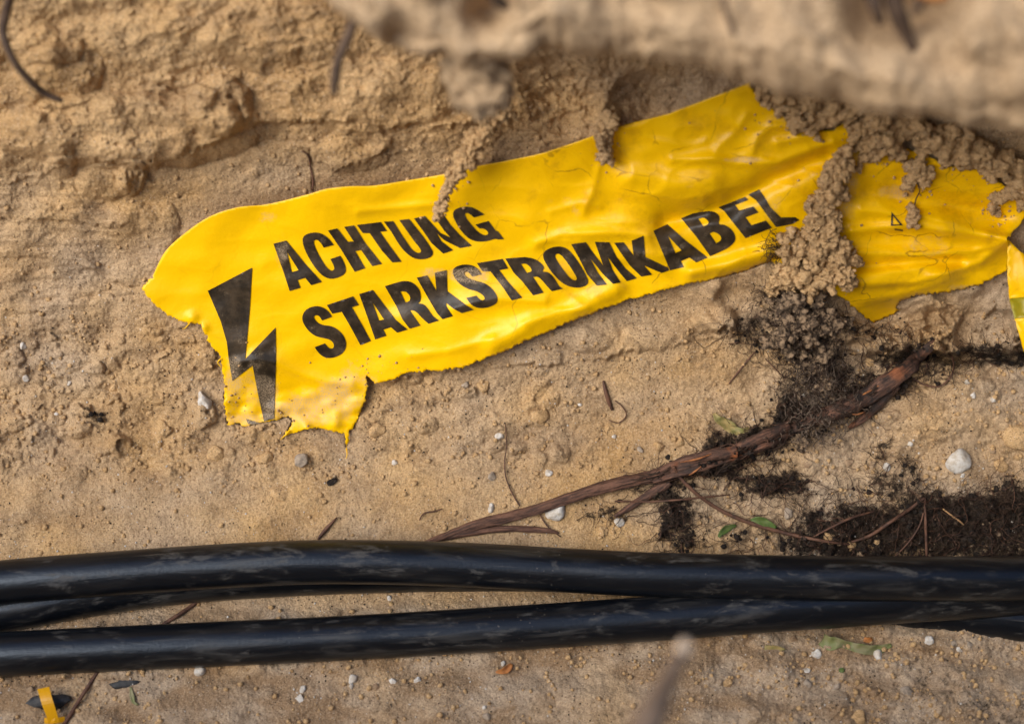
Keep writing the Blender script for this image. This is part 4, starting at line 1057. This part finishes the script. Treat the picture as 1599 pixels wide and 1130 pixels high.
near_root('root', [(1448,-25,10,.41),(1438,0,9,.405),(1428,22,6,.398)], 'dark root leaning in from the right beside the thick ledge root')
near_root('root', [(760,-30,10,.40),(775,-2,9,.395),(790,10,6,.385)], 'stubby dark root at the top edge of the ledge, centre')
near_root('root', [(636,-20,10,.37),(640,10,9,.365),(640,22,5,.36)], 'small dark root stub at the top edge, left part of the ledge')
near_root('root', [(1128,-10,5,.40),(1136,25,5,.398),(1148,55,4,.393)], 'faint thin root pressed into the blurred ledge face')
near_root('orange_twig', [(1432,-14,8,.42),(1458,-6,8,.42),(1480,-4,6,.42)], 'orange broken twig at the top edge of the ledge', m_leafo, 'twig')
near_root('foreground_stick', [(985,1210,30,.56),(1002,1150,27,.54),(1022,1105,22,.52),(1045,1058,15,.50),(1062,1025,11,.485)], 'blurred brown stick reaching up into the picture at bottom right', m_stick, 'stick', 18)
st = bpy.data.objects['foreground_stick']
A = np.array([np.append(ray(p[0], p[1], p[3]), p[2] * (DIST - p[3]) / FPX) for p in ((1060,1030,9,.487),(1063,1024,12,.485),(1067,1014,13,.481),(1070,1004,11,.477),(1071,999,4,.475))])
Q = catmull(A, 0.002); V, F, uv_ = tube(Q[:, :3], Q[:, 3], 16, 0.12, 150, 5)
m_tip = m_plain('pale_wood', (0.62, 0.47, 0.33), (0.45, 0.32, 0.2), 140, 0.8, 0.0006)
add('broken_tip', V, F, m_tip, parent=st, label='pale broken wood at the end of the stick')

# ------------------------------------------------------------------ stones (px, py, r px, material, label)
STN = [
 (1497,720,17,m_white,'large round white stone on the sand at right'),
 (1385,730,8,m_white,'white angular pebble left of the large white stone'),
 (1594,682,22,m_tan,'tan angular stone cut by the right edge of the picture'),
 (1562,726,11,m_tan,'round flat tan pebble right of the large white stone'),
 (1550,703,6,m_tan,'small tan pebble between the large white stone and the edge stone'),
 (1503,742,4,m_white,'tiny white pebble touching the underside of the large white stone'),
 (857,737,5.5,m_white,'bright white pebble alone on bare sand above the thick root'),
 (767,793,7,m_white,'white pebble just above the thick root near its tip'),
 (780,681,7,m_white,'pale pebble left of the wiry dark rootlet, upper one'),
 (768,743,7,m_greyst,'grey white pebble left of the wiry dark rootlet, lower one'),
 (616,722,5,m_white,'narrow white pebble on sand below the torn tape flap'),
 (867,795,16,m_white,'broad pale stone half hidden under the thick root'),
 (966,815,8,m_white,'pale pebble beside the lower fork of the thick root'),
 (942,828,8,m_tan,'sandy pebble just above the cables below the root fork'),
 (1231,803,8,m_greyst,'grey round pebble between the two dark soil patches'),
 (1365,848,11,m_tan,'oval tan pebble in the dark soil just above the cable'),
 (1328,852,9,m_tan,'dark tan pebble left of the oval tan pebble'),
 (1343,866,7,m_tan,'reddish pebble touching the upper cable'),
 (1295,840,11,m_tan,'knobbly tan pebble at the left end of the dark soil'),
 (1453,868,4,m_tan,'small tan pebble at the foot of the upright thin root'),
 (1356,567,8,m_tan,'tan pebble under the torn point of the tape'),
 (1262,726,6,m_tan,'left of three tan pebbles in a row below the thick root'),
 (1325,722,7,m_tan,'middle of three tan pebbles in a row below the thick root'),
 (1363,727,6,m_tan,'right of three tan pebbles in a row below the thick root'),
 (1422,693,5,m_white,'small white crumb above the dark moss tufts'),
 (1510,597,5,m_white,'white pebble high on the slope at right'),
 (1519,617,5,m_white,'white pebble just below the high white pebble'),
 (1551,623,5,m_white,'white pebble nearest the right edge above the tan edge stone'),
 (1255,617,4,m_white,'tiny white pebble beside the hanging soil'),
 (158,640,0,m_white,''),
 (88,646,4,m_white,'white grain on the open sand at far left'),
 (35,540,6,m_white,'pale sliver stone at the left edge below the combed sand'),
 (40,590,6,m_white,'white chip at the left edge above the open sand'),
 (108,598,4,m_white,'small pale chip left of the dark moss tuft'),
 (180,605,9,m_tan,'rounded sandy pebble left of the white smear'),
 (318,626,14,m_white,'white crumbly chalk smear beside the torn tape'),
 (472,718,11,m_greyst,'grey sandy stone below the tape flap thread'),
 (412,718,13,m_tan,'round sandy clod stone below the lightning symbol'),
 (338,710,13,m_tan,'tall sandy clod stone left of the round one'),
 (438,770,14,m_tan,'sandy lump above the cable below the grey stone'),
 (590,673,12,m_tan,'blocky sandy stone right of the torn tape flap'),
 (755,603,13,m_tan,'angular sandy lump under the torn tape edge'),
 (670,592,10,m_tan,'rounded sandy lump tucked under the tape edge'),
 (726,601,7,m_greyst,'small grey lump under the tape edge'),
 (840,650,14,m_tan,'flat sandy lump in the middle of the sand slope'),
 (951,667,8,m_tan,'sandy pebble below the branched rootlet'),
 (959,681,4,m_white,'small white pebble below the branched rootlet'),
 (905,632,3.5,m_white,'lone white grain under the middle of the tape'),
 (1000,702,5,m_greyst,'dark blue grey pebble above the thick root'),
 (1030,697,9,m_tan,'sandy clod just above the thick root, left one'),
 (1062,690,8,m_tan,'sandy clod just above the thick root, right one'),
 (310,1046,8,m_white,'white pebble half under the lower cable'),
 (608,934,5,m_white,'white pebble between the cables'),
 (640,926,5,m_tan,'reddish pebble between the cables'),
 (551,1060,6,m_white,'left of three white pebbles below the lower cable'),
 (613,1064,5,m_white,'middle of three white pebbles below the lower cable'),
 (651,1062,6,m_white,'right of three white pebbles below the lower cable'),
 (549,1070,5,m_white,'pale pebble under the left of the three white pebbles'),
 (586,1072,5,m_tan,'brown pebble below the three white pebbles'),
 (472,1076,6,m_white,'upper pale pebble of the pair at bottom left of centre'),
 (468,1090,7,m_white,'lower pale pebble of the pair at bottom left of centre'),
 (786,1035,4,m_white,'white grain beside the orange leaf'),
 (757,1104,4,m_white,'pale grain near the bottom edge centre'),
 (760,1118,6,m_greyst,'grey pebble at the bottom edge centre'),
 (46,1077,6,m_tan,'brown pebble left of the yellow strip'),
 (1237,999,6,m_tan,'orange tan pebble below the cables left of the green leaf'),
 (1262,1067,7,m_greyst,'oval pale grey pebble at bottom right'),
 (1306,1072,6,m_greyst,'round grey pebble right of the oval one'),
 (1450,1000,6,m_white,'white pebble right of the green leaf'),
 (1490,1005,6,m_greyst,'left stone of the bluish white cluster by the cable end'),
 (1514,1006,6,m_greyst,'right stone of the bluish white cluster by the cable end'),
 (1498,1013,5,m_white,'lowest stone of the bluish white cluster by the cable end'),
 (1371,1024,7,m_white,'white chip hanging below the green leaf'),
 (1275,1021,7,m_white,'flat white chip left below the green leaf'),
 (1260,1047,6,m_white,'white pebble above the oval pale grey pebble'),
 (1340,1118,10,m_tan,'sandy pebble at the bottom edge right'),
 (1414,1080,8,m_greyst,'grey lump at bottom right'),
 (1136,1064,9,m_tan,'sandy lump beside the blurred stick'),
 (155,305,0,m_tan,''),
]
for k, (x, y, r_, m_, lab) in enumerate(STN):
    if r_ <= 0: continue
    V, F = stone_shape(3 if r_ > 4 else 2, 500 + k, 0.26 if r_ < 15 else 0.16, 0.66, facets=9 if r_ < 15 else 4)
    if m_ is m_tan and r_ > 7.5: m_ = m_clod
    w0 = gws(x, y)
    sc = r_ * PXM * (1.3 if r_ > 15 else 1.12)
    add('stone' if r_ > 9 else 'pebble', to_world(V, x, y, w0 + sc * (0.02 if m_ is m_clod else 0.12), sc), F, m_, lab, 'stone' if r_ > 9 else 'pebble', 'stones and pebbles on the sand')

# ------------------------------------------------------------------ leaves and scraps
def leaf(nm, P, widths, m_, label, cat='leaf', curl=0.4, lift=3, seed=0):
    """blade along a centre line with a mid fold; P in picture coordinates"""
    A = np.array([np.append(ray(p[0], p[1], gws(p[0], p[1]) + (lift + (p[2] if len(p) > 2 else 0)) * PXM), wd * PXM) for p, wd in zip(P, widths)])
    Q = catmull(A, 0.0015); n = len(Q)
    T = np.gradient(Q[:, :3], axis=0); T /= np.linalg.norm(T, axis=1)[:, None]
    Sd = np.cross(T, AW); Sd /= np.linalg.norm(Sd, axis=1)[:, None]; Up = np.cross(Sd, T)
    cols = np.linspace(-1, 1, 7); r = np.random.default_rng(seed)
    V = []
    for c in cols:
        ed = 1 + 0.18 * np.interp(np.arange(n), np.linspace(0, n, 12), r.uniform(-1, 1, 12)) * abs(c)
        V.append(Q[:, :3] + Sd * (c * Q[:, 3] * ed)[:, None] + Up * ((abs(c) ** 1.5) * curl * Q[:, 3])[:, None] + Up * (0.15 * Q[:, 3] * np.sin(np.arange(n) * 0.9 + c * 2))[:, None])
    V = np.stack(V, 1).reshape(-1, 3); k = len(cols)
    ii = np.arange(n - 1)[:, None] * k + np.arange(k - 1)[None, :]
    F = np.stack([ii, ii + 1, ii + k + 1, ii + k], -1).reshape(-1, 4)
    o = add(nm, V, F, m_, label, cat)
    md = o.modifiers.new('thickness', 'SOLIDIFY'); md.thickness = 0.0004
    return o
leaf('leaf', [(1115,645),(1122,655),(1135,662),(1148,672),(1160,674),(1170,668)], [2,6,8,7,6,2], m_leafy, 'curled yellowish leaf on sand just above the thick root', seed=1, lift=5)
leaf('leaf', [(1122,838),(1130,828),(1142,822),(1150,820)], [2,5,4,1], m_leafb, 'small bright green leaf left of the thin arching root', seed=2, lift=6)
leaf('leaf', [(1172,813),(1185,812),(1198,817),(1212,823)], [3,6,6,2], m_leafb, 'bright green leaf on the thin arching root beside dark soil', seed=3, lift=14)
leaf('leaf', [(1284,998),(1296,1004),(1310,1003),(1325,1007),(1345,1012),(1370,1014),(1392,1006)], [8,10,7,6,7,7,2], m_leafg, 'long dull green leaf on sand below the cables', seed=4, lift=4)
leaf('leaf', [(774,1049),(784,1047),(793,1043),(799,1036)], [1,4,5,2], m_leafo, 'small orange brown leaf on sand below the lower cable', seed=5, lift=4)
leaf('leaf', [(1349,997),(1356,999),(1362,996)], [3,4,2], m_leafo, 'tiny orange leaf scrap just above the dull green leaf', seed=6)
leaf('leaf', [(1194,1012),(1208,1013),(1226,1014)], [4,6,2], m_leafy, 'brown leaf scrap left of the dull green leaf', seed=7, lift=1, curl=0.1)
leaf('leaf', [(1310,1046),(1315,1046),(1319,1045)], [2,4,1], m_leafb, 'tiny bright green scrap below the dull green leaf', seed=8)
leaf('leaf', [(204,1072),(206,1085),(209,1096),(216,1100)], [1,3,2,1], m_leafg, 'thin pale green blade below the small black piece', seed=9)
leaf('bark_scrap', [(511,756),(518,752),(526,748)], [3,5,2], m_humus, 'dark red brown bark scrap on sand above the cables', 'bark', seed=10)

# black pieces half buried and the yellow strip at lower left
def sliver(pts, m_, label, seed):
    V, F = stone_shape(3, seed, 0.28, 0.5, facets=7)
    V = V / np.abs(V).max(0)
    (x, y, rx, ry, ang) = pts
    V = V * np.array((rx, ry, ry * 0.7)); c, s_ = math.cos(ang), math.sin(ang)
    V[:, :2] = V[:, :2] @ np.array([[c, s_], [-s_, c]])
    return add('black_plastic_piece', to_world(V, x, y, gws(x, y) - 0.0005, PXM), F, m_, label, 'plastic piece')
sliver((73,1098,38,17,0.20), m_black, 'black plastic piece half buried behind the upright yellow strip', 901)
sliver((190,1068,27,8,0.16), m_black, 'thin black plastic piece half buried below the lower cable', 902)
strip = empty('yellow_strip', ray(82, 1120, gws(82, 1120)), 'narrow yellow plastic strip standing over the black piece at lower left', 'plastic strip')
def ribbon(P, w_, nm):
    A = np.array([np.append(ray(p[0], p[1], gws(p[0], p[1]) + p[2] * PXM), 0) for p in P]); Q = catmull(A, 0.002)[:, :3]
    n = len(Q); T = np.gradient(Q, axis=0); T /= np.linalg.norm(T, axis=1)[:, None]
    Sd = np.tile(0.97 * AX + 0.2 * AV if nm == 'strip_band' else AV, (n, 1)); wd = np.interp(np.linspace(0, 1, n), np.linspace(0, 1, len(w_)), w_) * PXM
    V = np.stack([Q - Sd * wd[:, None], Q + AW * 0.0002, Q + Sd * wd[:, None]], 1).reshape(-1, 3)
    ii = np.arange(n - 1)[:, None] * 3 + np.arange(2)[None, :]
    F = np.stack([ii, ii + 1, ii + 4, ii + 3], -1).reshape(-1, 4)
    o = add(nm, V, F, m_yplast, parent=strip, attrs={'dust': (np.full(len(V), 0.15), 'FLOAT'), 'crack': (np.full(len(V), 0.3), 'FLOAT')})
    o.data.polygons.foreach_set('use_smooth', np.zeros(len(o.data.polygons), bool)); md = o.modifiers.new('thickness', 'SOLIDIFY'); md.thickness = 0.0006
ribbon([(68,1074,22),(71,1085,24),(75,1098,24),(82,1118,16),(84,1126,10)], [9,8.5,8.5,8,8], 'strip_band')
ribbon([(70,1124,6),(86,1124,13),(101,1122,6)], [4,4,4], 'strip_knot')

# ------------------------------------------------------------------ loose crumbs nobody could count
def scatter(name, n, dens, rpx, m_, seed, flat=0.75, sink=0.25, label=None, cat=None):
    r = np.random.default_rng(seed)
    xs = r.uniform(-30, 1630, n * 6); ys = r.uniform(60, 1165, n * 6)
    p = dens(xs, ys); k = r.uniform(size=xs.size) < p
    i0 = np.clip(((xs - gx[0]) > -1e9), 0, 1)
    k &= ~inside(xs, ys, TAPE)
    xs = xs[k][:n]; ys = ys[k][:n]
    shapes = [stone_shape(1, seed * 31 + q, 0.45, flat) for q in range(14)]
    w0 = gw(xs, ys)
    rad = (rpx[0] + (rpx[1] - rpx[0]) * r.uniform(size=xs.size) ** 3) * PXM
    Vs = []; Fs = []; k0 = 0
    ctr = ray(xs, ys, w0 + rad * sink)
    for q in range(xs.size):
        V, F = shapes[q % 14]
        a = r.uniform(0, 6.28); c, s_ = math.cos(a), math.sin(a)
        U = V * rad[q]
        x_ = U[:, 0] * c - U[:, 1] * s_; y_ = U[:, 0] * s_ + U[:, 1] * c
        Vs.append(ctr[q] + x_[:, None] * AX + y_[:, None] * AV + U[:, 2:3] * AW); Fs.append(F + k0); k0 += len(V)
    o = add(name, np.concatenate(Vs), np.concatenate(Fs), m_, label, cat, kind='stuff', smooth=False)
    return o
def humfield(x, y):
    i = np.clip(np.searchsorted(gx, x) - 1, 0, nxx - 2); j = np.clip(np.searchsorted(gy, y) - 1, 0, nyy - 2)
    return hum[j, i]
zone_deb = lambda x, y: np.clip(0.25 + sst(470, 540, y) * sst(800, 690, y) * (0.9 * sst(760, 420, x) + 0.5) + 0.35 * sst(960, 1010, y) + 0.5 * sst(1000, 1250, x) * sst(500, 560, y), 0, 1) * sst(90, 250, y) * sst(0.0, 0.4, fbm(x / 55, y / 45, 201, 3) + 0.25)
scatter('sand_crumbs', 5200, lambda x, y: zone_deb(x, y) * (humfield(x, y) < 0.45), (0.9, 5.0), m_clod, 21, label='small loose crumbs of sand over the slope and trench floor', cat='sand')
scatter('white_grit', 1500, lambda x, y: (0.2 + 0.8 * sst(520, 600, y)) * sst(-0.1, 0.5, fbm(x / 90, y / 70, 203, 3) + 0.15) * sst(300, 480, y), (0.5, 2.0), m_white, 22, label='tiny white grit scattered over the sand', cat='grit')
scatter('dark_specks', 2600, lambda x, y: sst(-0.25, 0.5, fbm(x / 80, y / 60, 205, 3)) * sst(420, 520, y), (0.4, 1.7), m_humus, 23, label='tiny dark humus specks scattered over the sand', cat='humus')
scatter('humus_crumbs', 6500, lambda x, y: np.clip(humfield(x, y) * 1.3 - 0.25, 0, 1) * (y > 480) * (y < 880), (0.9, 5.5), m_humus, 24, sink=0.35, label='crumbly black humus along the root and above the cables', cat='humus')
scatter('humus_sand_crumbs', 900, lambda x, y: np.clip(humfield(x, y) * 1.3 - 0.25, 0, 1) * (y > 480) * (y < 880), (0.8, 4.0), m_humus_mix, 25, sink=0.6, label='brown sandy crumbs mixed into the black humus', cat='humus')

def spill(n, seed):
    r = np.random.default_rng(seed)
    src = [(1290,310,30,60),(1260,420,45,40),(1230,190,45,25),(1370,235,45,22),(1500,255,70,22),(1430,285,22,20),(950,220,16,26),(700,290,18,30),(1560,325,20,20),(480,640,80,20),(600,575,60,14),(370,600,14,40)]
    xs = []; ys = []
    for q in range(n):
        a = src[r.integers(len(src))]; xs.append(a[0] + r.normal(0, a[2])); ys.append(a[1] + r.normal(0, a[3]) + abs(r.normal(0, 6)))
    xs = np.array(xs); ys = np.array(ys); k = inside(xs, ys, [tuple(p) for p in outline]); xs = xs[k]; ys = ys[k]
    rad = (0.45 + 2.4 * r.uniform(size=xs.size) ** 5) * PXM
    ctr = ray(xs, ys, tape_w(xs, ys) + rad * 0.5); Vs = []; Fs = []; k0 = 0
    sh = [stone_shape(1, 9000 + q, 0.4, 0.8) for q in range(10)]
    for q in range(xs.size):
        V, F = sh[q % 10]; U = V * rad[q]
        Vs.append(ctr[q] + U[:, :1] * AX + U[:, 1:2] * AV + U[:, 2:3] * AW); Fs.append(F + k0); k0 += len(V)
    add('spilled_sand_grains', np.concatenate(Vs), np.concatenate(Fs), m_clod, 'loose sand grains spilled over the yellow tape', 'sand', kind='stuff', smooth=False)
spill(950, 27)

# fine root hairs matted in the humus
def hairs(name, n, dens, seed, m_, length=(12, 60), rad=(0.35, 0.9), up=(2, 12), label=None, boxr=(900, 1640, 450, 872)):
    r = np.random.default_rng(seed)
    xs = r.uniform(boxr[0], boxr[1], n * 12); ys = r.uniform(boxr[2], boxr[3], n * 12)
    k = r.uniform(size=xs.size) < dens(xs, ys)
    xs = xs[k][:n]; ys = ys[k][:n]
    parts = []
    for x, y in zip(xs, ys):
        L = r.uniform(*length); m = max(4, int(L / 5)); a = r.uniform(0, 6.28); pts = [(x, y)]
        for q in range(m):
            a += r.normal(0, 0.45); x += math.cos(a) * L / m; y += math.sin(a) * L / m; pts.append((x, y))
        pts = np.array(pts)
        up0 = r.uniform(*up)
        w = gw(pts[:, 0], pts[:, 1]) + (up0 * np.sin(np.linspace(0.1, 3.0, len(pts))) + 0.8) * PXM
        P = ray(pts[:, 0], pts[:, 1], w)
        V, F, _ = tube(P, np.linspace(1, 0.4, len(P)) * r.uniform(*rad) * PXM, 3)
        parts.append((V, F))
    V, F = merge(parts)
    return add(name, V, F, m_, label, 'root hairs', kind='stuff')
hd = lambda x, y: np.clip(humfield(x, y) * 1.3 - 0.05, 0, 1)
hairs('root_hairs', 2300, hd, 31, m_hair, (10, 55), (0.3, 0.75), (1, 14), label='matted fine dark root hairs in the humus')
hairs('pale_root_hairs', 240, hd, 32, m_rootlet, (20, 90), (0.4, 1.0), (4, 16), label='longer reddish root fibres in the humus')
def wisp(seed):
    r = np.random.default_rng(seed); parts = []
    for q in range(90):
        x = 1225 - abs(r.normal(0, 14)); y = 388 + r.normal(0, 11); a = math.pi + r.normal(0, 0.8); L = r.uniform(8, 24); pts = [(x, y)]
        for k in range(5):
            a += r.normal(0, 0.5); x += math.cos(a) * L / 5; y += math.sin(a) * L / 5; pts.append((x, y))
        pts = np.array(pts); w = tape_w(pts[:, 0], pts[:, 1]) + r.uniform(4, 18) * PXM
        V, F, _ = tube(ray(pts[:, 0], pts[:, 1], w), np.linspace(1, 0.4, 6) * r.uniform(0.4, 0.9) * PXM, 3); parts.append((V, F))
    V, F = merge(parts)
    return add('root_wisp', V, F, m_hair, parent=o_main, kind='stuff')
wisp(43)
def base_hairs(seed):
    r = np.random.default_rng(seed); parts = []
    for q in range(620):
        t = r.uniform(); x = np.interp(t, [0, .4, 1], [1215, 1250, 1300]) + r.normal(0, 30); y = 455 + 190 * t + r.normal(0, 10)
        a = r.uniform(0, 6.28); L = r.uniform(8, 30); pts = [(x, y)]
        for k in range(5):
            a += r.normal(0, 0.5); x += math.cos(a) * L / 5; y += math.sin(a) * L / 5; pts.append((x, y))
        pts = np.array(pts); w = gw(pts[:, 0], pts[:, 1]) + (16 + r.uniform(0, 30)) * PXM + np.linspace(0, r.uniform(-6, 10), 6) * PXM
        V, F, _ = tube(ray(pts[:, 0], pts[:, 1], w), np.linspace(1, 0.4, 6) * r.uniform(0.4, 0.9) * PXM, 3); parts.append((V, F))
    V, F = merge(parts)
    return add('root_hairs', V, F, m_hair, parent=o_main, kind='stuff')
base_hairs(41)
m_greyhair = m_plain('grey_root_fibre', (0.17, 0.125, 0.09), (0.07, 0.047, 0.033), 150, 0.85, 0.0003)
def tangle(seed):
    r = np.random.default_rng(seed); parts = []
    for q in range(620):
        t = r.uniform(); x = np.interp(t, [0, .5, 1], [1270, 1290, 1270]) + r.normal(0, 22 + 8 * t); y = 540 + 150 * t + r.normal(0, 8)
        a = r.uniform(0, 6.28); L = r.uniform(6, 26); pts = [(x, y)]
        for k in range(5):
            a += r.normal(0, 0.8); x += math.cos(a) * L / 5; y += math.sin(a) * L / 5; pts.append((x, y))
        pts = np.array(pts); w = gw(pts[:, 0], pts[:, 1]) + (8 + r.uniform(0, 30)) * PXM + np.linspace(0, r.uniform(-6, 10), 6) * PXM
        V, F, _ = tube(ray(pts[:, 0], pts[:, 1], w), np.linspace(1, 0.5, 6) * r.uniform(0.5, 1.1) * PXM, 3); parts.append((V, F))
    V, F = merge(parts)
    return add('grey_root_hairs', V, F, m_greyhair, parent=o_main, kind='stuff')
tangle(44)

for o in bpy.data.objects:
    if '_org' in o: del o['_org']
